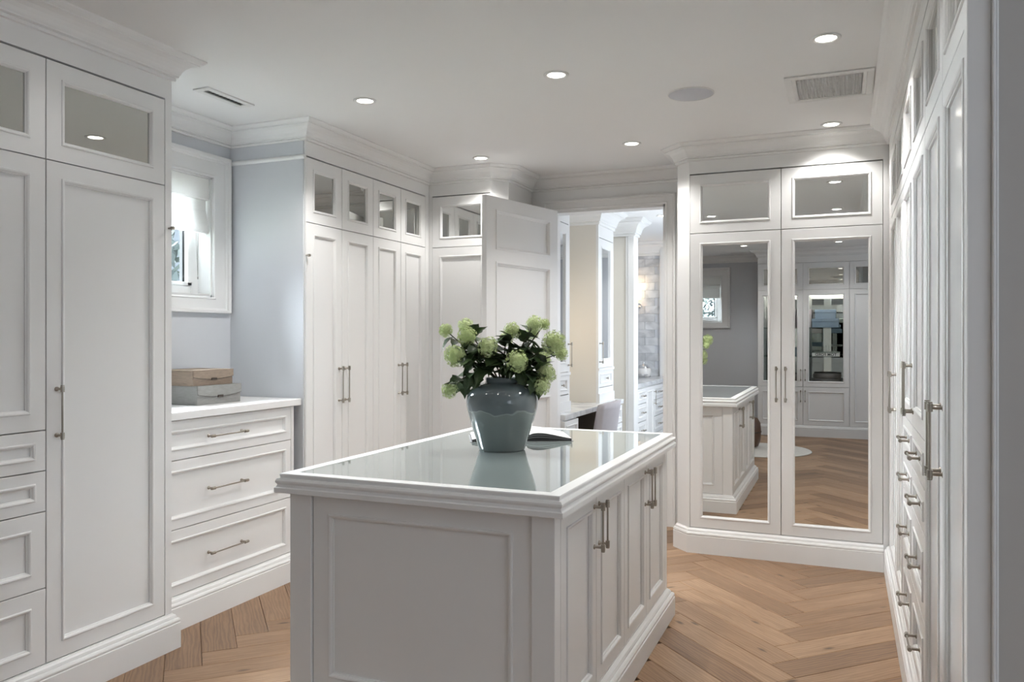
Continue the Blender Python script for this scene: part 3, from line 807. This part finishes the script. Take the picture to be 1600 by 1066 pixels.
# ------------------------------------------------------------------ open book
bk = thing('book', 'open book with black edges lying behind the vase on the island', 'book', (-1.405, 3.475, .9285), math.atan2(.464, .886))
def halfprof(sg, k, top):
    # half of the opened book: (x, z)
    n = 10; out = []
    for i in range(n+1):
        s = i/n; x = sg*(.004+s*.232)
        z = .004+.040*math.sin(pi*min(1, s*1.0)**.62)*(1-s*.35)+.010*s
        out.append((x, z*k))
    return out
def slab(p0, p1, y0, y1, m):
    n = len(p0); vs = []; fs = []
    for y in (y0, y1): vs += [(x, y, z) for x, z in p0]+[(x, y, z) for x, z in p1]
    for i in range(n-1):
        fs += [(i, i+1, n+i+1, n+i), (2*n+i, 3*n+i, 3*n+i+1, 2*n+i+1), (n+i, n+i+1, 3*n+i+1, 3*n+i), (i, 2*n+i, 2*n+i+1, i+1)]
    fs += [(n-1, 3*n-1, 4*n-1, 2*n-1), (0, n, 3*n, 2*n)]
    m.add(vs, fs, False)
DB = .27
lev = [(.06, .48, 'ink', 'page_block'), (.48, .53, 'page_edge', 'page'), (.53, .72, 'ink', 'page_block'), (.72, .77, 'page_edge', 'page'), (.77, .93, 'ink', 'page_block'), (.93, 1.0, 'page', 'top_page')]
for sg in (-1, 1):
    for a, b, mt, nm in lev:
        m = MB(); slab(halfprof(sg, a, 0), halfprof(sg, b, 0), 0.0 if mt != 'page' else -.001, DB, m); m.build(nm, mt, bk)
MB().box(-.245, .245, -.004, DB+.004, 0, .002).build('cover', 'page_edge', bk)

# ------------------------------------------------------------------ storage boxes on the drawer chest
def lidbox(name, label, x0, x1, y0, y1, z0, z1, mat):
    t = thing(name, label, 'box', ((x0+x1)/2, (y0+y1)/2, z0))
    hx, hy, h = (x1-x0)/2, (y1-y0)/2, z1-z0
    MB().box(-hx, hx, -hy, hy, 0, h-.004, .002).build('box_body', mat, t)
    # lid: top sheet plus a front flap with a curved lower edge
    m = MB().box(-hx-.001, hx+.003, -hy-.001, hy+.001, h-.004, h, .0008)
    n = 14; vs = []; fs = []
    for X in (hx+.0005, hx+.006):
        for i in range(n+1):
            s = -1+2*i/n; vs.append((X, s*hy, h)); vs.append((X, s*hy, h*(.56-.16*(1-s*s))+0))
    k = 2*(n+1)
    for i in range(n):
        a = 2*i
        fs += [(a, a+2, a+3, a+1), (k+a, k+a+1, k+a+3, k+a+2), (a+1, a+3, k+a+3, k+a+1)]
    m.add(vs, fs); m.build('lid', mat, t)
    MB().tube([(hx+.0045, (-1+2*i/n)*hy, h*(.55-.16*(1-(-1+2*i/n)**2))) for i in range(n+1)], .0016, 6).build('flap_edge', 'dark_leather', t)
    MB().box(hx+.004, hx+.010, -.02, .02, h*.34, h*.47, .001).build('tab', 'dark_leather', t, label='dark leather tab')
lidbox('storage_box', 'grey linen storage box standing on the white countertop', -3.44, -3.166, 3.235, 3.562, 1.06, 1.162, 'grey_cloth')
lidbox('storage_box', 'tan linen storage box on top of the grey one', -3.44, -3.19, 3.228, 3.525, 1.162, 1.246, 'tan_cloth')

# ------------------------------------------------------------------ ceiling fittings
def downlight(x, y, label, power=SPOT, ring=.062):
    t = thing('downlight', label, 'light', (x, y, ZC), 0, 'recessed ceiling downlights')
    MB().lathe([(ring, 0), (ring, -.004), (ring-.004, -.007), (ring-.016, -.006), (ring-.020, .0), (ring-.022, .0)], 28).build('trim_ring', 'vent_metal', t)
    MB().lathe([(0, -.0025), (ring-.019, -.0025), (ring-.019, -.0005), (0, -.0005)], 24).build('lens', 'lamp_lens', t)
    d = bpy.data.lights.new('downlight_lamp', 'SPOT'); d.energy = power; d.color = (1.0, .975, .94); d.spot_size = R(128); d.spot_blend = .55; d.shadow_soft_size = .045
    l = bpy.data.objects.new('downlight_lamp', d); COL.objects.link(l); l.parent = t; l.location = (0, 0, -.02)
rowlab = {3.64: 'in the row over the island', 5.12: 'in the row nearest the doorway'}
for yy in (3.64, 5.12):
    for xx, side_ in ((-.074, 'by the right-hand cabinets'), (-1.293, 'in the middle'), (-2.386, 'by the left wardrobes')):
        downlight(xx, yy, 'round ceiling downlight %s %s' % (side_, rowlab[yy]), SPOT*(1.12 if yy < 4 else (.5 if xx > -.5 else 1.05 if xx > -2 else .7)))
for yy, nm, pw in ((2.15, 'just before the island', 3), (.65, 'above the rug', 1), (-.75, 'before the display cabinets', 16)):
    for xx, side_ in ((-.074, 'right'), (-1.293, 'middle'), (-2.386, 'left')):
        downlight(xx, yy, 'round ceiling downlight %s of the row %s, outside the picture' % (side_, nm), pw)
sp = thing('ceiling_speaker', 'round flush grey speaker grille in the ceiling', 'speaker', (-.745, 4.205, ZC))
MB().lathe([(0, -.004), (.112, -.004), (.116, -.002), (.116, 0)], 40).build('grille', 'speaker_cloth', sp)
MB().lathe([(.116, 0), (.116, -.004), (.120, -.004), (.121, 0)], 40).build('rim', 'vent_metal', sp)

def vent(name, label, cx, cy, lx, ly, nx, ny, border):
    t = thing(name, label, 'vent', (cx, cy, ZC))
    f = MB()
    f.box(-lx/2, lx/2, -ly/2, -ly/2+border, -.008, 0, .002).box(-lx/2, lx/2, ly/2-border, ly/2, -.008, 0, .002).box(-lx/2, -lx/2+border, -ly/2+border, ly/2-border, -.008, 0, .002).box(lx/2-border, lx/2, -ly/2+border, ly/2-border, -.008, 0, .002)
    f.build('frame', 'vent_metal', t)
    MB().box(-lx/2+border, lx/2-border, -ly/2+border, ly/2-border, -.002, -.0005).build('duct', 'vent_dark', t)
    return t
t = vent('return_vent', 'square white perforated air return grille in the ceiling', -.072, 4.343, .41, .455, 0, 0, .034)
g = MB(); x0, x1, y0, y1 = -.150, .150, -.172, .172; nx, ny = 20, 20
px_, py_ = (x1-x0)/nx, (y1-y0)/ny
for i in range(nx+1): g.box(x0+i*px_-.0030, x0+i*px_+.0030, y0, y1, -.006, -.002)
for j in range(ny+1): g.box(x0, x1, y0+j*py_-.0036, y0+j*py_+.0036, -.006, -.002)
for a, b, c, d in ((-.171, x0, -.193, .193), (x1, .171, -.193, .193), (x0, x1, -.193, y0), (x0, x1, y1, .193)): g.box(a, b, c, d, -.006, -.002)
g.build('grille', 'vent_metal', t)
t = vent('supply_vent', 'narrow white louvred air vent in the ceiling by the window', -3.04, 3.30, .105, .345, 0, 0, .034)
for k in range(10):
    y = -.134+k*.0275
    MB().add([(-.019, y, -.008), (.019, y, -.008), (.019, y+.015, -.003), (-.019, y+.015, -.003)], [(0, 1, 2, 3)]).build('louvre', 'vent_metal', t)

# ------------------------------------------------------------------ near part of the room (seen in the mirror)
YDSP = -1.5
def display(name, label, x0, x1, glassy, hs):
    t = thing(name, label, 'cabinet', (0, YDSP, 0), pi)       # local x = -world x
    a, b = -x1, -x0; dep = .58
    body = MB()
    if glassy:
        body.box(a, b, .024, dep, 0, .72).box(a, b, .024, dep, 2.09, ZC).box(a, a+.018, .024, dep, .72, 2.09).box(b-.018, b, .024, dep, .72, 2.09)
        body.box(a, b, dep-.012, dep, .72, 2.09)
        body.build('body', 'paint', t)
        MB().box(a+.02, b-.02, dep-.018, dep-.013, .73, 2.08).build('mirror_back', 'mirror_grey', t)
        for z in (1.15, 1.57): MB().box(a+.02, b-.02, .06, dep-.03, z-.008, z).build('shelf', 'shelf_glass', t)
        MB().box(a+.05, b-.05, .028, .04, 2.078, 2.088).build('added_strip', 'lamp_lens', t)  # glowing strip and its lamp are added to brighten the cabinet interior
        d = bpy.data.lights.new('added_strip_lamp', 'AREA'); d.shape = 'RECTANGLE'; d.size = b-a-.12; d.size_y = .03; d.energy = 0.8; d.color = (1, .95, .87)
        l = bpy.data.objects.new('added_strip_lamp', d); COL.objects.link(l); l.parent = t; l.location = ((a+b)/2, .10, 2.07)
        o = put('door', front_mesh(b-a, ZT-.715, .066), t, (a, 0, .715))
        put('glass', field_mesh(b-a, ZT-.715, .066, 'pane', 'glass'), o)
        hx = (b-a-.03) if hs > 0 else .03
        put('handle', handle_mesh(.16), o, (hx, 0, .17), label='nickel bar handle')
        make_front(t, 'door', a, b, ZP, .712, handle=('v', a+hx, .58, .16))
    else:
        body.box(a, b, .024, dep, 0, ZC).build('body', 'paint', t)
        make_front(t, 'door', a, b, ZP, ZT, handle=('v', a+.04, 1.13, .2))
    make_front(t, 'glass', a, b, ZT, ZTOP)
    boxes(t, [('frieze', (a, b, 0, .024, ZTOP+.003, ZC)), ('toe_board', (a, b, .001, .024, 0, ZP-.001))])
    return t
display('display_cabinet', 'white glass-door display cabinet, left one in the mirror', -1.18, -.555, True, -1)
display('display_cabinet', 'white glass-door display cabinet holding boxes, seen in the right mirrored door', -.555, .062, True, 1)
display('tall_cabinet', 'white tall cabinet right of the display cabinets in the mirror', .062, .68, False, 0)
display('tall_cabinet', 'white tall cabinet beyond the mirror view, rightmost behind the camera', .68, 1.30, False, 0)
struct('trim_30', MB().sweep([(1.30, YDSP), (-1.18, YDSP), (-1.18, YB), (-3.5, YB)], CP), 'trim', 'white crown moulding above the display cabinets', 'moulding')
struct('baseboard_display', MB().sweep([(1.30, YDSP), (-1.18, YDSP), (-1.18, YB)], PP), 'paint', 'white plinth under the display cabinets', 'baseboard')
def sbox(label, x0, x1, y0, y1, z0, z1, mat, nm='gift_box'):
    t = thing(nm, label, 'box', ((x0+x1)/2, (y0+y1)/2, z0))
    hx, hy, h = (x1-x0)/2, (y1-y0)/2, z1-z0
    MB().box(-hx, hx, -hy, hy, 0, h*.7, .002).build('box_body', mat, t)
    MB().box(-hx-.004, hx+.004, -hy-.004, hy+.004, h*.66, h, .002).build('lid', mat, t)
sbox('blue grey box below another on the upper glass shelf', -.44, -.08, -1.95, -1.68, 1.57, 1.70, 'blue_box')
sbox('smaller blue box on top of the blue grey one', -.40, -.12, -1.93, -1.70, 1.70, 1.83, 'blue_box')
sbox('pale pink box beside the blue boxes', -.535, -.45, -1.95, -1.70, 1.57, 1.84, 'pink_box')
sbox('pale pink box on the upper shelf of the left display cabinet', -1.05, -.68, -1.95, -1.70, 1.57, 1.86, 'pink_box')
sbox('grey box on the lower shelf of the left display cabinet', -1.0, -.62, -1.95, -1.70, 1.15, 1.28, 'blue_box')
sbox('low grey box at the bottom of the left display cabinet', -1.0, -.64, -1.95, -1.70, .72, .88, 'hat_box')
hb = thing('hat_box', 'round dark grey hat box at the bottom of the display cabinet', 'box', (-.24, -1.79, .72))
MB().lathe([(0, 0), (.185, 0), (.185, .12), (0, .12)], 36).build('box_body', 'hat_box', hb)
MB().lathe([(.185, .115), (.192, .115), (.192, .175), (.186, .18), (0, .18)], 36).build('lid', 'hat_box', hb)
bo = thing('book', 'white book lettered TOM FORD lying on the lower glass shelf', 'book', (-.25, -1.66, 1.15))
MB().box(-.18, .18, -.13, .095, .004, .052).build('pages', 'page', bo)
MB().box(-.185, .185, -.135, .10, 0, .005).box(-.185, .185, -.135, .10, .051, .056).box(-.185, .185, .094, .10, 0, .056).build('cover', 'page', bo)
cu = bpy.data.curves.new('lettering', 'FONT'); cu.body = 'TOM FORD'; cu.size = .054; cu.offset = .0009; cu.align_x = 'CENTER'; cu.align_y = 'CENTER'; cu.extrude = .0008; cu.space_character = 1.05
tmp = bpy.data.objects.new('tmp', cu); COL.objects.link(tmp)
bpy.context.view_layer.update()
me = bpy.data.meshes.new_from_object(tmp.evaluated_get(bpy.context.evaluated_depsgraph_get()))
bpy.data.objects.remove(tmp)
me.materials.clear(); me.materials.append(MATS['ink'])
o = put('lettering', me, bo, (0, .1012, .028)); o.rotation_euler = (pi/2, 0, pi)
# rug and pouf
rg = thing('rug', 'round off-white rug on the oak floor seen in the mirror', 'rug', (-1.02, .22, 0))
MB().lathe([(0, .0005), (.64, .0005), (.65, .006), (.64, .014), (.60, .016), (0, .016)], 64).build('pile', 'rug_pile', rg)
pf = thing('pouf', 'dark brown leather pouf on the round rug', 'pouf', (-1.23, .06, .016))
MB().lathe([(0, 0), (.17, 0), (.21, .02), (.235, .09), (.245, .2), (.235, .31), (.20, .37), (.12, .385), (0, .385)], 32).build('cushion', 'brown_leather', pf)
MB().lathe([(.242, .192), (.249, .196), (.249, .204), (.242, .208)], 32).build('seam', 'dark_leather', pf)

# ------------------------------------------------------------------ rooms beyond the doorway
struct('floor_bath', MB().box(-2.9, -.6, 6.0, 10.7, -.12, -.001), 'bath_floor', 'pale floor beyond the doorway', 'floor')
XV = -2.55
struct('wall_vanity', MB().box(XV-.1, XV, 6.1, 8.4, 0, ZC), 'wall_cream', 'cream wall behind the dressing table')
struct('wall_pier', MB().box(-2.82, -2.16, 8.4, 8.55, 0, ZC), 'wall_cream', 'cream wall pier between dressing table and bath vanity')
struct('trim_40', MB().box(-2.16, -2.09, 8.385, 8.565, 0, ZC, .004).box(-2.185, -2.16, 8.39, 8.56, 0, ZC, .003), 'trim', 'white pilaster at the end of the cream pier', 'trim')
struct('wall_bath_left', MB().box(-2.82, -2.72, 8.55, 10.6, 0, ZC), 'wall', 'pale wall behind the bath vanity')
wt = struct('wall_marble', MB().box(-2.82, -.6, 10.51, 10.62, 0, ZC), 'wall', 'marble tiled end wall beyond the doorway')
th_, tw_ = .105, .262
tile_me = MB().box(-tw_/2+.001, tw_/2-.001, -.012, 0, -th_/2+.001, th_/2-.001, .0015).mesh('tile', 'marble')
half_me = MB().box(-tw_/4+.001, tw_/4-.001, -.012, 0, -th_/2+.001, th_/2-.001, .0015).mesh('tile', 'marble')
for r_ in range(16):
    z = .90+th_*(r_+.5)
    for c_ in range(3):
        x = -2.73+tw_*(c_+.5)-(tw_/2 if r_ % 2 else 0)
        if x-tw_/2 < -2.74 and r_ % 2: put('tile', half_me, wt, (x+tw_/4, 10.51, z))
        elif x+tw_/2 < -2.15: put('tile', tile_me, wt, (x, 10.51, z))
struct('trim_41', MB().box(-2.265, -2.17, 10.46, 10.51, .9, ZC-.05, .004).box(-2.25, -2.185, 10.45, 10.47, .9, ZC-.05, .004), 'trim', 'white vertical casing at the right of the marble tiles', 'trim')
RB = (-.75)
w = MB().box(RB, RB+.12, 6.1, 7.1, 0, ZC).box(RB, RB+.12, 9.3, 10.6, 0, ZC).box(RB, RB+.12, 7.1, 9.3, 0, .75).box(RB, RB+.12, 7.1, 9.3, 2.25, ZC)
struct('wall_bath_right', w, 'wall', 'right wall of the room beyond the doorway with its added window')
struct('added_window_4', MB().box(RB+.03, RB+.09, 7.1, 7.16, .75, 2.25).box(RB+.03, RB+.09, 9.24, 9.3, .75, 2.25).box(RB+.03, RB+.09, 8.17, 8.23, .75, 2.25).box(RB+.03, RB+.09, 7.1, 9.3, .75, .81).box(RB+.03, RB+.09, 7.1, 9.3, 2.19, 2.25), 'trim', 'frame of an unseen window added beyond the doorway', 'window')  # unseen window, added to go with the fill light there
XT = -2.2
CPv = [(o_*1.15, 2.70-(2.70-z_)*1.7) for o_, z_ in CP[:-1]] + [(0, 2.70)]
vp = [(XT, 6.115), (XT, 6.54), (XV, 6.54), (XV, 7.41), (XT, 7.41), (XT, 7.95), (XV, 7.95), (XV, 8.385), (-2.09, 8.385), (-2.09, 8.565), (-2.72, 8.565), (-2.72, 10.5), (RB, 10.5)]
struct('trim_42', MB().sweep(vp, CPv), 'trim', 'white crown moulding stepping round the towers beyond the doorway', 'moulding')

def tower(label, y0, y1, hy):
    t = thing('vanity_tower', label, 'cabinet', (XT, 0, 0), pi/2)
    MB().box(y0, y1, .024, -XT+XV if False else (XT-XV), .79, ZC).build('body', 'wall_cream', t)
    boxes(t, [('frieze', (y0, y1, 0, .024, 2.40, ZC)), ('stile', (y0, y0+.03, 0, .024, .79, 2.40)), ('stile', (y1-.03, y1, 0, .024, .79, 2.40)), ('rail', (y0+.03, y1-.03, 0, .024, .79, .93)), ('base_moulding', (y0, y1, -.012, 0, .79, .875)), ('mid_moulding', (y0, y1, -.01, 0, 1.10, 1.124))])
    o = make_front(t, 'glass', y0+.03, y1-.03, 1.125, 2.395, s=.075, field='mirror')
    put('handle', handle_mesh(.2), o, (hy-y0-.03, 0, .15), label='nickel bar handle')
    o = make_front(t, 'drawer', y0+.03, y1-.03, .935, 1.10, s=.035)
    MB().lathe([(.005, 0), (.005, .014), (.012, .018), (.013, .024), (.008, .028), (0, .029)], 12).build('knob', 'nickel', o, ((y1-y0)/2-.03, 0, .0825)).rotation_euler = (pi/2, 0, 0)
tower('white tower cabinet with glass door just inside the doorway', 6.115, 6.54, 6.50)
tower('white tower cabinet with glass door at the far end of the dressing table', 7.41, 7.95, 7.455)
# dressing table
t = thing('dressing_table', 'white dressing table with pale stone top beyond the doorway', 'table', (0, 0, 0))
MB().box(XV+.03, -2.10, 6.135, 7.985, .745, .79, .003).build('table_top', 'marble', t)
MB().box(XV+.03, -2.126, 6.135, 6.50, .0, .745).build('pedestal', 'paint', t); MB().box(XV+.03, -2.126, 7.38, 7.95, .0, .745).build('pedestal', 'paint', t)
MB().box(XV+.03, XV+.04, 6.5, 7.38, 0, .745).build('back_board', 'kneehole', t)
boxes(t, [('knee_lining', (XV+.041, -2.2, 7.36, 7.379, 0, .744)), ('knee_lining', (XV+.041, -2.2, 6.501, 6.52, 0, .744))], 'kneehole')
for ya, yb in ((6.13, 6.49), (7.39, 7.94)):
    for za, zb in ((.56, .735), (.36, .555), (.16, .355)):
        o = put('drawer', front_mesh(yb-ya, zb-za, .04), t, (-2.104, ya, za), pi/2)
        put('panel', field_mesh(yb-ya, zb-za, .04, 'paint', 'panel'), o)
        MB().lathe([(.005, 0), (.005, .014), (.012, .018), (.013, .024), (.008, .028), (0, .029)], 12).build('knob', 'nickel', o, ((yb-ya)/2, 0, (zb-za)/2)).rotation_euler = (pi/2, 0, 0)
# chair at the dressing table
ch = thing('vanity_chair', 'lilac grey upholstered chair at the dressing table', 'chair', (-2.09, 6.93, 0), 0)
m = MB(); n = 16; rows = 8; vs = []; fs = []
for side_ in (0, 1):
    for j in range(rows+1):
        s = j/rows; z = .40+.45*s
        for i in range(n+1):
            a = -1+2*i/n
            hw = .27+.02*s
            bulge = .06*(a*a)
            x = .16+.06*s-bulge - (.075*(1-.35*s) if side_ else 0)
            zz = z - (.018*(abs(a)**4) if j == rows else 0)
            vs.append((x, a*hw*(1 if side_ == 0 else .97), zz))
N1 = (n+1)*(rows+1)
for side_ in (0, 1):
    for j in range(rows):
        for i in range(n):
            k = side_*N1+j*(n+1)+i; fs.append((k, k+1, k+n+2, k+n+1))
for i in range(n):
    k = rows*(n+1)+i; fs.append((k, k+1, N1+k+1, N1+k)); fs.append((i, N1+i, N1+i+1, i+1))
for j in range(rows):
    k = j*(n+1); fs.append((k, k+n+1, N1+k+n+1, N1+k)); k += n; fs.append((k, N1+k, N1+k+n+1, k+n+1))
m.add(vs, fs, True); m.build('backrest', 'chair_cloth', ch)
MB().box(-.24, .16, -.26, .26, .36, .48, .02).build('seat', 'chair_cloth', ch)
for x in (-.2, .14):
    for y in (-.22, .22): MB().tube([(x, y, .36), (x*1.03, y*1.03, 0)], [.022, .013], 8).build('leg', 'kneehole', ch)
# sconces
def sconce(label, loc, rz, power):
    t = thing('wall_sconce', label, 'lamp', loc, rz)
    MB().tube([(0, 0, -.14), (0, -.012, -.14)], .035, 16).build('backplate', 'silver', t)
    MB().tube([(0, -.012, -.14), (0, -.06, -.17), (0, -.10, -.13), (0, -.105, -.05)], .007, 8).build('arm', 'silver', t)
    MB().lathe([(.05, -.06), (.065, .09), (.063, .09), (.048, -.06)], 20, (0, -.105, 0)).build('shade', 'sconce_shade', t)
    d = bpy.data.lights.new('sconce_lamp', 'POINT'); d.energy = power; d.color = (1, .78, .52); d.shadow_soft_size = .03
    l = bpy.data.objects.new('sconce_lamp', d); COL.objects.link(l); l.parent = t; l.location = (0, -.105, .10)
sconce('cream-shaded wall sconce on the marble tiled wall', (-2.55, 10.498, 1.99), 0, 0.7)
t = thing('wall_sconce', 'brass ring wall sconce half hidden beside the cream dressing-table wall', 'lamp', (XV, 6.86, 1.48), pi/2)
MB().tube([(0, 0, 0), (0, -.012, 0)], .05, 20).build('backplate', 'brass', t)
ring = [(.09*cos(a*2*pi/20)*.4, -.10, .09*sin(a*2*pi/20)) for a in range(21)]
MB().tube([(0, -.012, 0), (0, -.10, 0)], .007, 8).build('arm', 'brass', t)
MB().tube([(0, -.10+.085*cos(a*2*pi/20), .085*sin(a*2*pi/20)) for a in range(21)], .006, 8, cap=False).build('ring', 'brass', t)
MB().lathe([(0, -.03), (.02, -.025), (.03, 0), (.02, .025), (0, .03)], 14, (0, -.10, 0)).build('bulb', 'sconce_shade', t)
d = bpy.data.lights.new('sconce_lamp', 'POINT'); d.energy = 1.6; d.color = (1, .80, .56); d.shadow_soft_size = .03
l = bpy.data.objects.new('sconce_lamp', d); COL.objects.link(l); l.parent = t; l.location = (.0, -.15, 0)
# bath vanity
t = thing('bath_vanity', 'white bath vanity with drawers below the marble tiled wall', 'cabinet', (0, 0, 0))
MB().box(-2.69, -2.126, 8.60, 10.47, 0, .865).build('body', 'paint', t)
MB().box(-2.70, -2.095, 8.59, 10.49, .865, .91, .003).build('countertop', 'marble', t)
for ya, yb, kinds in ((8.60, 9.02, 'd'), (9.02, 9.42, 'o'), (9.42, 9.95, 'd'), (9.95, 10.45, 'd')):
    if kinds == 'o':
        o = put('door', front_mesh(yb-ya, .68, .05), t, (-2.104, ya, .17), pi/2); put('panel', field_mesh(yb-ya, .68, .05, 'paint', 'panel'), o)
        put('handle', handle_mesh(.16), o, (yb-ya-.05, 0, .54), label='nickel bar handle')
    else:
        for za, zb in ((.68, .85), (.48, .675), (.28, .475), (.12, .275)):
            o = put('drawer', front_mesh(yb-ya, zb-za, .04), t, (-2.104, ya, za), pi/2); put('panel', field_mesh(yb-ya, zb-za, .04, 'paint', 'panel'), o)
            put('handle', handle_mesh(.09, False), o, ((yb-ya)/2, 0, (zb-za)/2), label='nickel bar handle')
t = thing('glass_canister', 'round glass canister with lid on the bath vanity', 'jar', (-2.42, 10.22, .91))
MB().lathe([(0, 0), (.075, 0), (.095, .03), (.10, .07), (.09, .11), (.075, .12)], 24).build('jar', 'glaze_white', t)
MB().lathe([(.085, .12), (.085, .13), (.05, .155), (.015, .165), (.012, .18), (.018, .195), (0, .20)], 24).build('lid', 'silver', t)
t = thing('silver_dish', 'low silver dish in front of the glass canister', 'dish', (-2.40, 9.98, .91))
MB().lathe([(0, 0), (.05, 0), (.055, .012), (.09, .04), (.092, .044), (.085, .042), (0, .012)], 24).build('bowl', 'silver', t)
downlight(-1.76, 8.27, 'round ceiling downlight beyond the doorway', 14)
downlight(-1.6, 6.9, 'unseen round ceiling downlight added above the dressing table beyond the doorway', 14)  # this lamp and the next are added to light the far room
downlight(-1.7, 9.8, 'unseen round ceiling downlight added before the marble wall', 14)

# ------------------------------------------------------------------ outside the windows
struct('ground', MB().box(-30, -3.7, -20, 30, -.6, -.5), 'ground', 'garden ground outside the window', 'ground')
nh = thing('neighbour_house', 'grey shingled house wall outside the small window', 'house', (-7.3, 6.82, -.5))
MB().box(-3, -.02, 0, 6, 0, 5).build('wall', 'siding', nh)
for k in range(34):
    z = .6+k*.13
    MB().add([(-.02, 0, z), (.012, 0, z), (.0, 0, z+.14), (-.02, 0, z+.14), (-.02, 6, z), (.012, 6, z), (.0, 6, z+.14), (-.02, 6, z+.14)],
             [(0, 1, 2, 3), (4, 7, 6, 5), (1, 5, 6, 2), (0, 4, 5, 1), (3, 2, 6, 7)]).build('shingle', 'siding', nh)
def tree(label, loc, h, rad, seed):
    rnd = random.Random(seed)
    t = thing('tree', label, 'tree', loc)
    MB().tube([(0, 0, 0), (.03, .02, h*.4), (0, .05, h*.8)], [.09, .07, .03], 8).build('trunk', 'bark', t)
    m = MB()
    for i in range(1500):
        d = Vector((rnd.gauss(0, 1), rnd.gauss(0, 1), rnd.gauss(0, 1))).normalized()*rad*rnd.random()**.4
        c = Vector((d.x, d.y, h*.72+d.z*1.25)); a = Vector((rnd.gauss(0, 1), rnd.gauss(0, 1), rnd.gauss(0, 1))).normalized(); b = a.orthogonal().normalized()
        s = rnd.uniform(.05, .09); m.add([c-a*s, c+b*s*.45, c+a*s, c-b*s*.45], [(0, 1, 2, 3)])
    o = m.build('foliage', 'tree_leaf', t); o['kind'] = 'stuff'
tree('leafy garden tree outside the small window', (-6.3, 5.35, -.5), 3.4, 0.85, 5)
tree('leafy garden tree outside the window seen in the mirror', (-2.9, -6.0, -.5), 3.0, 1.0, 6)
